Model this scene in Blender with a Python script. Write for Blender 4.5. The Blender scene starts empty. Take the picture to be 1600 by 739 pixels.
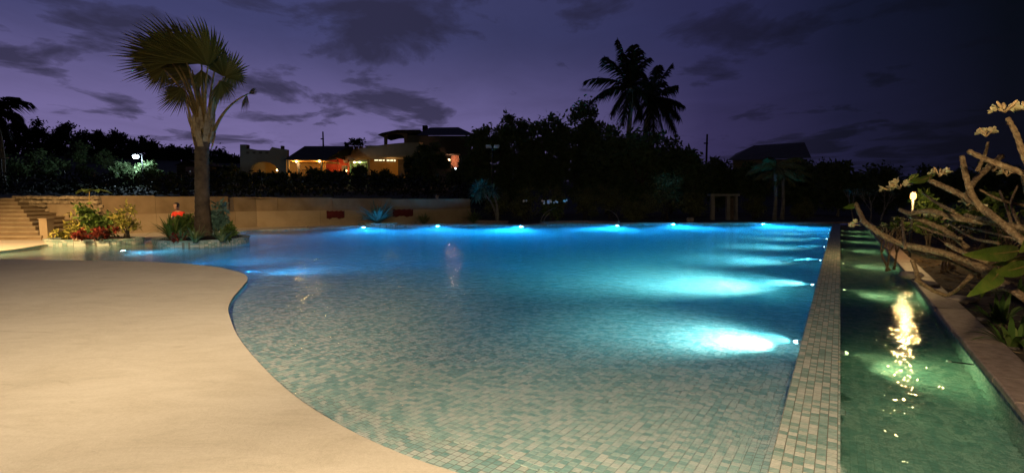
import bpy, bmesh, math, random
from mathutils import Vector, Matrix, Euler, noise
from mathutils.geometry import tessellate_polygon

S = bpy.context.scene
C = S.collection
R = math.radians
# ------------------------------------------------------------------ camera
H = 1.6                      # eye height above the pool water (z = 0)
F = 800.0                    # focal length in photo pixels (photo 1600 x 739)
PITCH = math.atan(66.5 / F)
cd = bpy.data.cameras.new('camera')
cam = bpy.data.objects.new('camera', cd)
C.objects.link(cam)
cam.location = (0, 0, H)
cam.rotation_euler = (math.pi / 2 - PITCH, 0, 0)
cd.sensor_width = 36
cd.lens = 36 * F / 1600
cd.clip_start = 0.05
cd.clip_end = 4000
S.camera = cam
S.view_settings.view_transform = 'Standard'
S.view_settings.look = 'None'
S.view_settings.exposure = 0
S.view_settings.gamma = 1
S.render.engine = 'CYCLES'
cy = S.cycles
cy.use_denoising = True
try:
    cy.denoiser = 'OPENIMAGEDENOISE'
    cy.denoising_input_passes = 'RGB_ALBEDO_NORMAL'
except Exception:
    pass
cy.max_bounces = 8
cy.diffuse_bounces = 4
cy.glossy_bounces = 3
cy.transmission_bounces = 6
cy.transparent_max_bounces = 12
cy.volume_bounces = 2
cy.caustics_reflective = False
cy.caustics_refractive = False
cy.sample_clamp_indirect = 0
cy.sample_clamp_direct = 0
cy.use_light_tree = True


def sr(r, g, b):
    def f(c):
        c /= 255
        return c / 12.92 if c <= .04045 else ((c + .055) / 1.055) ** 2.4
    return (f(r), f(g), f(b), 1)


# ------------------------------------------------------------------ sky
W = bpy.data.worlds.new('World')
S.world = W
W.use_nodes = True
nt = W.node_tree
nt.nodes.clear()


class NG:
    """short hand for building node graphs"""
    def __init__(s, t):
        s.t = t

    def n(s, typ, ins=None, **kw):
        nd = s.t.nodes.new(typ)
        for k, v in kw.items():
            setattr(nd, k, v)
        for k, v in (ins or {}).items():
            if isinstance(v, bpy.types.NodeSocket):
                s.t.links.new(v, nd.inputs[k])
            else:
                nd.inputs[k].default_value = v
        return nd

    def m(s, op, a, b=0.0, c=0.0):
        return s.n('ShaderNodeMath', {0: a, 1: b, 2: c}, operation=op).outputs[0]

    def mixc(s, f, a, b, bt='MIX'):
        nd = s.n('ShaderNodeMix', data_type='RGBA', blend_type=bt)
        for i, v in ((0, f), (6, a), (7, b)):
            if isinstance(v, bpy.types.NodeSocket):
                s.t.links.new(v, nd.inputs[i])
            else:
                nd.inputs[i].default_value = v
        return nd.outputs[2]

    def ramp(s, f, stops, interp='LINEAR'):
        nd = s.n('ShaderNodeValToRGB', {0: f})
        cr = nd.color_ramp
        cr.interpolation = interp
        while len(cr.elements) > len(stops):
            cr.elements.remove(cr.elements[-1])
        while len(cr.elements) < len(stops):
            cr.elements.new(0.5)
        for e, (p, c) in zip(cr.elements, stops):
            e.position = p
            e.color = c if len(c) == 4 else (*c, 1)
        return nd.outputs[0]

    def noise(s, vec, scale, detail=3, rough=.55, dist=0.0):
        return s.n('ShaderNodeTexNoise', {'Vector': vec, 'Scale': scale, 'Detail': detail, 'Roughness': rough, 'Distortion': dist}).outputs[0]


g = NG(nt)
tc = g.n('ShaderNodeTexCoord').outputs['Generated']
sp = g.n('ShaderNodeSeparateXYZ', {0: tc})
dx, dy, dz = sp.outputs
hl = g.m('SQRT', g.m('ADD', g.m('MULTIPLY', dx, dx), g.m('MULTIPLY', dy, dy)))
AZ = R(-34)                                   # the afterglow lies to the left of the view
glow = g.m('DIVIDE', g.m('ADD', g.m('MULTIPLY', dx, math.sin(AZ)), g.m('MULTIPLY', dy, math.cos(AZ))), g.m('MAXIMUM', hl, .001))
gl01 = g.m('MULTIPLY_ADD', glow, .5, .5)
low = g.ramp(gl01, [(0, sr(7, 9, 20)), (.5, sr(5, 8, 17)), (.61, sr(9, 12, 25)), (.70, sr(30, 30, 58)), (.79, sr(54, 48, 86)), (.93, sr(111, 101, 152)), (1, sr(122, 110, 161))])
high = g.ramp(gl01, [(0, sr(5, 7, 17)), (.5, sr(3, 6, 13)), (.61, sr(5, 9, 18)), (.70, sr(20, 24, 47)), (.79, sr(43, 44, 82)), (.93, sr(58, 60, 100)), (1, sr(64, 66, 110))])
el = g.ramp(dz, [(0, (0, 0, 0)), (.08, (.10, .10, .10)), (.30, (1, 1, 1))], 'EASE')
base = g.mixc(el, low, high)
# clouds: noise on a flat cloud layer seen in perspective
den = g.m('ADD', g.m('MAXIMUM', dz, 0.0), .10)
cv = g.n('ShaderNodeCombineXYZ', {0: g.m('DIVIDE', dx, den), 1: g.m('DIVIDE', dy, den), 2: 0.0}).outputs[0]
cvs = g.n('ShaderNodeMapping', {0: cv, 1: (12.4, 5.3, 0), 3: (1.0, .8, 1)}).outputs[0]
n1 = g.noise(cvs, 1.75, 7, .58, .35)
n2 = g.noise(cvs, .3, 2, .5)
cm = g.m('ADD', g.m('MULTIPLY', n1, .72), g.m('MULTIPLY', n2, .42))
cmask = g.ramp(cm, [(.575, (0, 0, 0)), (.61, (.6, .6, .6)), (.66, (1, 1, 1))])
wisp = g.ramp(g.noise(cvs, 1.5, 6, .6, .6), [(.42, (0, 0, 0)), (.75, (.35, .35, .35))])
cl = g.m('MAXIMUM', g.m('MULTIPLY', cmask, .95), g.m('MULTIPLY', wisp, .7))
ccol = g.mixc(.86, base, g.ramp(gl01, [(.5, sr(2, 4, 9)), (.70, sr(13, 15, 29)), (.79, sr(27, 26, 47)), (1, sr(42, 40, 62))]))
sky = g.mixc(cl, base, ccol)
nish = g.n('ShaderNodeTexSky')
nish.sky_type = 'NISHITA'
nish.sun_disc = False
SUN_EL, SUN_AZ = R(-2), AZ
nish.sun_elevation = SUN_EL
nish.sun_rotation = SUN_AZ
b1 = g.n('ShaderNodeBackground', {0: sky, 1: 1.0})
b2 = g.n('ShaderNodeBackground', {0: nish.outputs[0], 1: 0.005})
ad = g.n('ShaderNodeAddShader', {0: b1.outputs[0], 1: b2.outputs[0]})
wo = g.n('ShaderNodeOutputWorld', {0: ad.outputs[0]})
# last of the afterglow: a very weak, wide sun low over the left horizon
sl = bpy.data.lights.new('sun', 'SUN')
sl.energy = .006
sl.angle = R(20)
sl.color = (.75, .65, 1)
so = bpy.data.objects.new('sun', sl)
C.objects.link(so)
so.rotation_euler = Vector((math.sin(AZ), math.cos(AZ), .12)).to_track_quat('Z', 'Y').to_euler()

# ------------------------------------------------------------------ geometry helpers
cp, sp_ = math.cos(PITCH), math.sin(PITCH)


def ray(px, py):
    x, y = (px - 800) / F, (369.5 - py) / F
    return Vector((x, cp + y * sp_, -sp_ + y * cp))


def at(px, py, z=0.0):                         # where the ray of a photo pixel meets height z
    d = ray(px, py)
    t = (z - H) / d.z
    return Vector((d.x * t, d.y * t, z))


def atd(px, py, Y):                            # the point of that ray at distance Y
    d = ray(px, py)
    t = Y / d.y
    return Vector((d.x * t, Y, H + d.z * t))


def mpp(Y):                                    # metres per photo pixel at distance Y
    return Y / F


_a = ray(1313, 303)
A = Vector((_a.x, _a.y, 0)).normalized()       # long axis of the pool
N = Vector((A.y, -A.x, 0))                     # to the right of it


def su(p):
    return p.x * A.x + p.y * A.y, p.x * N.x + p.y * N.y


def SU(s, u, z=0.0):
    return Vector((A.x * s + N.x * u, A.y * s + N.y * u, z))


AXROT = math.atan2(A.y, A.x)


class MB:
    def __init__(s):
        s.v, s.f = [], []

    def add(s, vs, fs):
        o = len(s.v)
        s.v += [Vector(v) for v in vs]
        s.f += [tuple(i + o for i in f) for f in fs]
        return s

    def quad(s, a, b, c, d):
        return s.add((a, b, c, d), ((0, 1, 2, 3),))

    def box(s, c, d, rot=0.0, M=None):
        hx, hy, hz = d[0] / 2, d[1] / 2, d[2] / 2
        M = M or Matrix.Rotation(rot, 3, 'Z')
        c = Vector(c)
        vs = [c + M @ Vector((x * hx, y * hy, z * hz)) for z in (-1, 1) for y in (-1, 1) for x in (-1, 1)]
        return s.add(vs, ((0, 2, 3, 1), (4, 5, 7, 6), (0, 1, 5, 4), (2, 6, 7, 3), (0, 4, 6, 2), (1, 3, 7, 5)))

    def rock(s, c, d, rot, rnd, jit=.18):
        """uneven stone: a chamfered box with jittered corners"""
        M = Matrix.Rotation(rot, 3, 'Z')
        c = Vector(c)
        vs, k = [], .68
        for z, kk in ((-1, k), (-.45, 1), (.5, 1), (1, k)):
            for x, y in ((-1, -.6), (-.6, -1), (.6, -1), (1, -.6), (1, .6), (.6, 1), (-.6, 1), (-1, .6)):
                j = lambda: 1 + rnd.uniform(-jit, jit)
                vs.append(c + M @ Vector((x * kk * d[0] / 2 * j(), y * kk * d[1] / 2 * j(), z * d[2] / 2 * j())))
        fs = [tuple(range(7, -1, -1)), tuple(range(24, 32))]
        for r in range(3):
            for i in range(8):
                fs.append((r * 8 + i, r * 8 + (i + 1) % 8, r * 8 + 8 + (i + 1) % 8, r * 8 + 8 + i))
        return s.add(vs, fs)

    def tube(s, pts, rad, n=7, cap=True):
        pts = [Vector(p) for p in pts]
        if not isinstance(rad, (list, tuple)):
            rad = [rad] * len(pts)
        o = len(s.v)
        prev = None
        for i, p in enumerate(pts):
            t = (pts[min(i + 1, len(pts) - 1)] - pts[max(i - 1, 0)])
            t = t.normalized() if t.length > 1e-9 else Vector((0, 0, 1))
            if prev is None:
                x = t.orthogonal().normalized()
            else:
                x = (prev - t * prev.dot(t))
                x = x.normalized() if x.length > 1e-6 else t.orthogonal().normalized()
            prev = x
            y = t.cross(x)
            for k in range(n):
                an = 2 * math.pi * k / n
                s.v.append(p + (x * math.cos(an) + y * math.sin(an)) * rad[i])
        for i in range(len(pts) - 1):
            for k in range(n):
                s.f.append((o + i * n + k, o + i * n + (k + 1) % n, o + (i + 1) * n + (k + 1) % n, o + (i + 1) * n + k))
        if cap:
            s.f.append(tuple(o + k for k in range(n - 1, -1, -1)))
            e = o + (len(pts) - 1) * n
            s.f.append(tuple(e + k for k in range(n)))
        return s

    def lathe(s, c, prof, n=24, sx=1.0, sy=1.0, rot=0.0):
        c = Vector(c)
        o = len(s.v)
        for r, z in prof:
            for k in range(n):
                an = 2 * math.pi * k / n
                x, y = r * math.cos(an) * sx, r * math.sin(an) * sy
                s.v.append(c + Vector((x * math.cos(rot) - y * math.sin(rot), x * math.sin(rot) + y * math.cos(rot), z)))
        for i in range(len(prof) - 1):
            for k in range(n):
                s.f.append((o + i * n + k, o + i * n + (k + 1) % n, o + (i + 1) * n + (k + 1) % n, o + (i + 1) * n + k))
        return s

    def disc(s, c, r, nrm, n=16):
        q = Vector(nrm).to_track_quat('Z', 'Y')
        c = Vector(c)
        vs = [c + q @ Vector((r * math.cos(2 * math.pi * k / n), r * math.sin(2 * math.pi * k / n), 0)) for k in range(n)]
        return s.add(vs, (tuple(range(n)),))

    def prism(s, poly, z0, z1):
        """closed solid over a polygon of xy points"""
        n = len(poly)
        bot = [Vector((p[0], p[1], z0)) for p in poly]
        top = [Vector((p[0], p[1], z1)) for p in poly]
        tris = tessellate_polygon([[Vector((p[0], p[1], 0)) for p in poly]])
        fs = []
        for t in tris:
            a, b, c = (top[i] for i in t)
            up = (b - a).cross(c - a).z > 0
            tt = t if up else t[::-1]
            fs.append(tuple(i + n for i in tt))
            fs.append(tuple(tt[::-1]))
        ar = sum(poly[i][0] * poly[(i + 1) % n][1] - poly[(i + 1) % n][0] * poly[i][1] for i in range(n))
        for i in range(n):
            j = (i + 1) % n
            fs.append((i, j, j + n, i + n) if ar > 0 else (j, i, i + n, j + n))
        return s.add(bot + top, fs)

    def sheet(s, poly, z):
        vs = [Vector((p[0], p[1], z)) for p in poly]
        fs = []
        for t in tessellate_polygon([[Vector((p[0], p[1], 0)) for p in poly]]):
            a, b, c = (vs[i] for i in t)
            fs.append(t if (b - a).cross(c - a).z > 0 else t[::-1])
        return s.add(vs, fs)

    def build(s, name, mat, parent=None, smooth=False):
        off = Vector((0, 0, 0))
        p = parent
        while p is not None:
            off += p.location
            p = p.parent
        me = bpy.data.meshes.new(name)
        me.from_pydata([tuple(v - off) for v in s.v], [], s.f)
        if mat:
            me.materials.append(mat)
        if smooth:
            me.polygons.foreach_set('use_smooth', [True] * len(me.polygons))
        me.update()
        o = bpy.data.objects.new(name, me)
        C.objects.link(o)
        if parent is not None:
            o.parent = parent
        return o


def tag(o, label, cat, group=None):
    o['label'] = label
    o['category'] = cat
    if group:
        o['group'] = group
    return o


def thing(name, label, cat, loc=(0, 0, 0), group=None):
    o = bpy.data.objects.new(name, None)
    o.empty_display_size = .2
    C.objects.link(o)
    o.location = loc
    return tag(o, label, cat, group)


def struct(o, kind='structure'):
    o['kind'] = kind
    return o


def smooth_line(pts, k=6, closed=False):
    """Catmull-Rom through the points"""
    P = [Vector(p) for p in pts]
    n = len(P)
    out = []
    rng = range(n if closed else n - 1)
    for i in rng:
        if closed:
            p0, p1, p2, p3 = P[(i - 1) % n], P[i], P[(i + 1) % n], P[(i + 2) % n]
        else:
            p1, p2 = P[i], P[i + 1]
            p0 = P[i - 1] if i else p1 * 2 - p2
            p3 = P[i + 2] if i + 2 < n else p2 * 2 - p1
        for j in range(k):
            t = j / k
            out.append(.5 * (2 * p1 + (p2 - p0) * t + (2 * p0 - 5 * p1 + 4 * p2 - p3) * t * t + (3 * p1 - p0 - 3 * p2 + p3) * t ** 3))
    if not closed:
        out.append(P[-1])
    return out


def bez(a, b, c, n=8):
    a, b, c = Vector(a), Vector(b), Vector(c)
    return [a * (1 - t) ** 2 + b * 2 * t * (1 - t) + c * t * t for t in [i / n for i in range(n + 1)]]


# ------------------------------------------------------------------ materials
def mat(name):
    m = bpy.data.materials.new(name)
    m.use_nodes = True
    m.node_tree.nodes.clear()
    g = NG(m.node_tree)
    out = g.n('ShaderNodeOutputMaterial')
    return m, g, out


def surf(name, stops, scale=6, rough=.7, bump=.0, detail=5, bscale=None, coord='Object', island=0.0, spec=.3, bdist=.02, trans=0.0):
    """principled with noise-mixed colour, optional variation per loose piece"""
    m, g, out = mat(name)
    t = g.n('ShaderNodeTexCoord').outputs[coord] if coord != 'Position' else g.n('ShaderNodeNewGeometry').outputs['Position']
    f = g.noise(t, scale, detail, .6)
    if island:
        ri = g.n('ShaderNodeNewGeometry').outputs['Random Per Island']
        f = g.m('ADD', g.m('MULTIPLY', f, 1 - island), g.m('MULTIPLY', ri, island))
    n = len(stops)
    lo, hi = (.3, .7) if not island else (.3 * (1 - island), 1 - .3 * (1 - island))
    col = g.ramp(f, [(lo + (hi - lo) * i / max(1, n - 1), c) for i, c in enumerate(stops)])
    ins = {'Base Color': col, 'Roughness': rough, 'Specular IOR Level': spec}
    if bump:
        bn = g.n('ShaderNodeBump', {'Height': g.noise(t, bscale or scale * 5, 6, .65), 'Strength': bump, 'Distance': bdist})
        ins['Normal'] = bn.outputs[0]
    p = g.n('ShaderNodeBsdfPrincipled', ins)
    if trans:
        tr = g.n('ShaderNodeBsdfTranslucent', {0: col})
        mx = g.n('ShaderNodeMixShader', {0: trans, 1: p.outputs[0], 2: tr.outputs[0]})
        m.node_tree.links.new(mx.outputs[0], out.inputs[0])
    else:
        m.node_tree.links.new(p.outputs[0], out.inputs[0])
    return m


def glow(name, col, strength, clear=False):
    m, g, out = mat(name)
    e = g.n('ShaderNodeEmission', {0: (*col, 1), 1: strength}).outputs[0]
    if clear:
        e = g.n('ShaderNodeAddShader', {0: e, 1: g.n('ShaderNodeBsdfTransparent').outputs[0]}).outputs[0]
    m.node_tree.links.new(e, out.inputs[0])
    return m


def leafmat(name, a, b, c=None, rough=.5, trans=.15):
    return surf(name, [a, b] + ([c] if c else []), 1.5, rough, island=.75, coord='Object', trans=trans, spec=.08)


TILE = .0557


WEIR_TILE = [(0, (.11, .24, .21)), (.22, (.17, .32, .28)), (.45, (.29, .42, .37)), (.62, (.44, .48, .41)), (.82, (.54, .53, .45)), (1, (.64, .62, .54))]
POOL_LIT_TILE = [(0, (.15, .38, .36)), (.2, (.24, .49, .46)), (.42, (.40, .62, .56)), (.58, (.54, .67, .59)), (.78, (.65, .71, .63)), (1, (.75, .77, .69))]  # weir mosaic colours lightened and blued in place of pool fill light


def tilemat(name, stops):
    m, g, out = mat(name)
    pos = g.n('ShaderNodeNewGeometry').outputs['Position']
    mp = g.n('ShaderNodeMapping', {0: pos, 2: (0, 0, -AXROT)}).outputs[0]       # x along the pool, y across it
    s = g.n('ShaderNodeSeparateXYZ', {0: mp})
    nz = g.n('ShaderNodeSeparateXYZ', {0: g.n('ShaderNodeNewGeometry').outputs['True Normal']}).outputs[2]
    flat = g.m('GREATER_THAN', g.m('ABSOLUTE', nz), .5)
    upr = g.m('SUBTRACT', 1.0, flat)
    hor = g.m('ADD', s.outputs[1], s.outputs[0])
    cu = g.m('ADD', g.m('MULTIPLY', s.outputs[1], flat), g.m('MULTIPLY', hor, upr))
    cv_ = g.m('ADD', g.m('MULTIPLY', s.outputs[0], flat), g.m('MULTIPLY', s.outputs[2], upr))
    u = g.m('DIVIDE', cu, TILE)
    ui = g.m('FLOOR', u)
    sh = g.n('ShaderNodeTexWhiteNoise', {1: ui}, noise_dimensions='1D').outputs[0]
    v = g.m('ADD', g.m('DIVIDE', cv_, TILE), g.m('MULTIPLY', sh, 1.0))
    vi = g.m('FLOOR', v)
    wn = g.n('ShaderNodeTexWhiteNoise', {0: g.n('ShaderNodeCombineXYZ', {0: ui, 1: vi, 2: 3.0}).outputs[0]}, noise_dimensions='3D')
    col = g.ramp(wn.outputs[0], stops)
    st = g.noise(g.n('ShaderNodeMapping', {0: pos, 3: (30, 90, 30)}).outputs[0], 1, 4, .6)
    col = g.mixc(.35, col, g.ramp(st, [(.3, (.08, .2, .18)), (.7, (.6, .58, .5))]), 'MIX')
    fu, fv = g.m('FRACT', u), g.m('FRACT', v)
    du = g.m('MINIMUM', fu, g.m('SUBTRACT', 1.0, fu))
    dv = g.m('MINIMUM', fv, g.m('SUBTRACT', 1.0, fv))
    gr = g.ramp(g.m('MINIMUM', du, dv), [(.03, (1, 1, 1)), (.055, (0, 0, 0))])
    col = g.mixc(gr, col, (.19, .18, .14, 1))
    p = g.n('ShaderNodeBsdfPrincipled', {'Base Color': col, 'Roughness': .8, 'Specular IOR Level': .04})
    m.node_tree.links.new(p.outputs[0], out.inputs[0])
    return m


def watermat(name, absorb, scat, dens_a, dens_s, wave=1.0, thru=.95):
    m, g, out = mat(name)
    pos = g.n('ShaderNodeNewGeometry').outputs['Position']
    n1 = g.noise(pos, 5.5, 3, .5, .8)
    n2 = g.noise(pos, 19, 2, .5, .4)
    h = g.m('ADD', g.m('MULTIPLY', n1, 1.0), g.m('MULTIPLY', n2, .22))
    bn = g.n('ShaderNodeBump', {'Height': h, 'Strength': .75 * wave, 'Distance': .02}).outputs[0]
    inc = g.n('ShaderNodeNewGeometry').outputs['Incoming']
    cb = g.m('ABSOLUTE', g.n('ShaderNodeVectorMath', {0: inc, 1: bn}, operation='DOT_PRODUCT').outputs['Value'])
    fr = g.m('MULTIPLY_ADD', g.m('POWER', g.m('SUBTRACT', 1.0, g.m('MINIMUM', cb, 1.0)), 5.0), .98, .02)
    rf = g.n('ShaderNodeBsdfRefraction', {0: (1, 1, 1, 1), 1: .0, 2: 1.333, 3: bn}).outputs[0]
    tr = g.n('ShaderNodeBsdfTransparent').outputs[0]
    # seen steeply the surface is nearly undisturbed, seen flat the ripples bend the view
    ge = g.n('ShaderNodeNewGeometry')
    cs = g.m('ABSOLUTE', g.n('ShaderNodeVectorMath', {0: ge.outputs['Incoming'], 1: ge.outputs['Normal']}, operation='DOT_PRODUCT').outputs['Value'])
    th = g.n('ShaderNodeMapRange', {0: cs, 1: .29, 2: .50, 3: 0.0, 4: thru}, interpolation_type='SMOOTHSTEP').outputs[0]
    thr = g.n('ShaderNodeMixShader', {0: th, 1: rf, 2: tr}).outputs[0]
    gl = g.n('ShaderNodeBsdfGlossy', {'Roughness': .05, 'Normal': bn}).outputs[0]
    mx = g.n('ShaderNodeMixShader', {0: fr, 1: thr, 2: gl}).outputs[0]
    m.node_tree.links.new(mx, out.inputs[0])
    va = g.n('ShaderNodeVolumeAbsorption', {0: absorb, 1: dens_a}).outputs[0]
    vs = g.n('ShaderNodeVolumeScatter', {0: scat, 1: dens_s, 2: .3}).outputs[0]
    m.node_tree.links.new(g.n('ShaderNodeAddShader', {0: va, 1: vs}).outputs[0], out.inputs[1])
    return m


def deckmat():
    m, g, out = mat('cream_washed_concrete')
    pos = g.n('ShaderNodeNewGeometry').outputs['Position']
    a = g.noise(pos, .5, 5, .6, .4)
    mp = g.n('ShaderNodeMapping', {0: pos, 2: (0, 0, -.45), 3: (.8, 2.1, 1)}).outputs[0]
    b = g.noise(mp, 1.6, 8, .72, 1.2)
    c = g.noise(pos, 38, 6, .8)
    d = g.noise(pos, 160, 2, .6)
    f = g.m('ADD', g.m('ADD', g.m('MULTIPLY', a, .26), g.m('MULTIPLY', b, .34)), g.m('ADD', g.m('MULTIPLY', c, .26), g.m('MULTIPLY', d, .14)))
    col = g.ramp(f, [(.36, (.44, .385, .295)), (.46, (.545, .475, .37)), (.53, (.60, .53, .425)), (.64, (.66, .59, .48))])
    st = g.ramp(g.noise(mp, .9, 9, .75, 2.2), [(.60, (1, 1, 1)), (.68, (.84, .82, .78))])
    col = g.mixc(1.0, col, st, 'MULTIPLY')
    hb = g.m('ADD', g.m('MULTIPLY', b, .55), g.m('ADD', g.m('MULTIPLY', c, .35), g.m('MULTIPLY', d, .15)))
    bn = g.n('ShaderNodeBump', {'Height': hb, 'Strength': .5, 'Distance': .02}).outputs[0]
    p = g.n('ShaderNodeBsdfPrincipled', {'Base Color': col, 'Roughness': .85, 'Specular IOR Level': .15, 'Normal': bn})
    m.node_tree.links.new(p.outputs[0], out.inputs[0])
    return m


M = dict(
    tile=tilemat('glass_mosaic_tile', WEIR_TILE), pool_tile=tilemat('pool_lit_mosaic_tile', POOL_LIT_TILE), deck=deckmat(),
    water=watermat('pool_water', (.10, .86, .97, 1), (.30, .88, 1, 1), .26, .10),
    trough_water=watermat('trough_water', (.36, .88, .74, 1), (.7, 1, .8, 1), .6, .12, .85),
    grout=surf('wet_grout', [(.10, .12, .10), (.17, .17, .13)], 8),
    soil=surf('garden_soil', [(.025, .018, .011), (.06, .043, .027), (.10, .075, .05)], 2.2, .95, .9, coord='Position', bdist=.05),
    mulch=surf('planter_soil', [(.012, .008, .006), (.04, .025, .017)], 6, .95, .8, coord='Position'),
    earth=surf('dry_ground', [(.05, .045, .03), (.11, .09, .06)], .6, .95, .6, coord='Position'),
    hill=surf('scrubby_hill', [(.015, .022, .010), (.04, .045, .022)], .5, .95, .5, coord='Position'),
    coping=surf('pink_granite_coping', [(.17, .115, .09), (.26, .19, .15), (.33, .25, .2)], 14, .55, .25, coord='Position'),
    plaster=surf('rough_plaster', [(.16, .11, .06), (.22, .155, .09), (.26, .185, .11)], 1.3, .92, .35, coord='Position', bscale=9),
    plaster2=surf('pale_plaster', [(.24, .175, .105), (.30, .225, .14), (.34, .26, .165)], 1.1, .92, .3, coord='Position', bscale=9),
    stone=surf('buff_rubble_stone', [(.14, .105, .065), (.27, .21, .135), (.38, .31, .21)], 5, .9, .5, coord='Position'),
    step=surf('sandstone_step', [(.22, .165, .10), (.33, .255, .16)], 3, .9, .35, coord='Position'),
    mortar=surf('dark_mortar', [(.06, .045, .03), (.12, .09, .06)], 6, .95, .4, coord='Position'),
    bark=surf('palm_bark', [(.045, .03, .02), (.10, .07, .045), (.14, .10, .07)], 4, .95, .8, coord='Object', bdist=.04),
    darkbark=surf('dark_bark', [(.035, .028, .02), (.08, .065, .05)], 5, .95, .6),
    palebark=surf('pale_bark', [(.12, .115, .10), (.26, .25, .22)], 5, .9, .5),
    frangi=surf('frangipani_bark', [(.085, .05, .02), (.22, .135, .06), (.30, .20, .095), (.46, .33, .18)], 34, .85, 1.0, bscale=60, bdist=.03),
    petiole=surf('fan_palm_stalk', [(.13, .075, .02), (.26, .165, .05), (.34, .24, .09)], 5, .6, .2),
    boot=surf('fan_palm_leaf_base', [(.16, .10, .05), (.30, .21, .11), (.38, .29, .17)], 7, .85, .5),
    fan=leafmat('fan_palm_leaf', (.05, .045, .010), (.09, .08, .018), (.15, .12, .03)),
    deadfan=leafmat('dry_palm_leaf', (.06, .04, .02), (.12, .08, .04)),
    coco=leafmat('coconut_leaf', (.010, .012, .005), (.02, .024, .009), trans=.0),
    night=leafmat('dense_tree_leaf', (.05, .08, .03), (.08, .12, .05), (.10, .12, .055), trans=.3),
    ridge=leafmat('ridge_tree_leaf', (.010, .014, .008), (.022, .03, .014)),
    hedge=leafmat('hedge_leaf', (.075, .09, .03), (.12, .13, .05), (.155, .165, .07)),
    bluegreen=leafmat('waxy_blue_green_leaf', (.05, .11, .085), (.10, .19, .15), (.17, .27, .21)),
    strap=leafmat('strap_leaf', (.06, .10, .035), (.13, .18, .07), (.24, .27, .13)),
    green=leafmat('shrub_leaf', (.035, .07, .014), (.08, .13, .025), (.16, .20, .05)),
    yellow=leafmat('croton_yellow_leaf', (.10, .13, .02), (.30, .26, .05), (.45, .36, .10)),
    redleaf=leafmat('red_shrub_leaf', (.09, .012, .01), (.19, .028, .02), (.26, .06, .03)),
    leaf=surf('frangipani_leaf', [(.05, .085, .012), (.085, .125, .016), (.15, .16, .03)], 9, .4, .2, trans=.3),
    petal=surf('frangipani_petal', [(.50, .40, .17), (.66, .56, .30)], 20, .6, trans=.2),
    bud=surf('frangipani_bud', [(.42, .26, .11), (.55, .38, .18)], 20, .6),
    white=surf('white_blossom', [(.65, .65, .6), (.8, .8, .75)], 20, .6),
    litter=leafmat('dry_leaf_litter', (.06, .04, .02), (.15, .10, .05), (.26, .18, .10), rough=.9),
    rock=surf('garden_rock', [(.25, .19, .13), (.42, .34, .25)], 6, .9, .6),
    metal=surf('brushed_steel', [(.42, .42, .42), (.5, .5, .5)], 20, .35),
    plastic=surf('white_plastic', [(.72, .72, .66), (.8, .8, .75)], 20, .4),
    black=surf('dark_metal', [(.02, .02, .02), (.035, .035, .035)], 10, .5),
    wood=surf('weathered_timber', [(.08, .06, .045), (.15, .115, .085)], 4, .85, .4),
    concrete=surf('grey_concrete', [(.20, .19, .17), (.30, .28, .25)], 3, .9, .3),
    cream=surf('cream_house_wall', [(.34, .27, .17), (.42, .34, .23)], 1, .9, .15),
    grey=surf('grey_house_wall', [(.075, .068, .06), (.10, .092, .083)], .8, .9, .2),
    roof=surf('dark_roof_tile', [(.022, .018, .016), (.05, .04, .035)], 5, .85, .5),
    roof2=surf('brown_sheet_roof', [(.12, .10, .07), (.17, .14, .10)], 3, .7, .3),
    orange=surf('orange_room_wall', [(.55, .30, .08), (.65, .38, .12)], 2, .9),
    red=surf('red_room_wall', [(.45, .06, .03), (.55, .10, .05)], 2, .9),
    mint=surf('mint_room_wall', [(.40, .55, .30), (.5, .65, .38)], 2, .9),
    skin=surf('skin', [(.32, .17, .10), (.38, .21, .13)], 20, .55),
    hair=surf('black_hair', [(.012, .01, .009), (.025, .02, .018)], 60, .5),
    shirt=surf('red_shirt', [(.55, .03, .015), (.68, .05, .025)], 12, .85),
    denim=surf('dark_shorts', [(.02, .025, .045), (.035, .04, .07)], 20, .9),
    redsmear=surf('dull_red_smear', [(.07, .009, .010), (.11, .015, .016)], 3, .95),
    pink=surf('mauve_door_paint', [(.30, .22, .34), (.38, .28, .42)], 2, .8),
    terracotta=surf('terracotta', [(.30, .10, .05), (.40, .15, .08)], 6, .9),
)
GL = dict(
    pool=glow('pool_lamp_lens', (.55, .85, 1), 40),
    trough=glow('trough_lamp_lens', (.85, 1, .45), 4),
    warm=glow('warm_bulb', (1, .5, .12), 3, True),
    bulb=glow('amber_bulb', (1, .62, .25), 14),
    cool=glow('white_street_lamp', (.72, .86, 1), 40, True),
    window=glow('lit_window_pane', (1, .88, .52), 1.6),
    cyanbulb=glow('small_white_lamp', (.8, .95, 1), 6),
)


def lamp(name, kind, loc, power, col, radius=.05, aim=None, size=120, blend=.9, parent=None):
    l = bpy.data.lights.new(name, kind)
    l.energy = power
    l.color = col
    l.shadow_soft_size = radius
    if kind == 'SPOT':
        l.spot_size = R(size)
        l.spot_blend = blend
    o = bpy.data.objects.new(name, l)
    C.objects.link(o)
    off = Vector((0, 0, 0))
    if parent is not None:
        o.parent = parent
        off = Vector(parent.location)
    o.location = Vector(loc) - off
    if aim is not None:
        o.rotation_euler = Vector(aim).to_track_quat('-Z', 'Y').to_euler()
    return o


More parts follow.
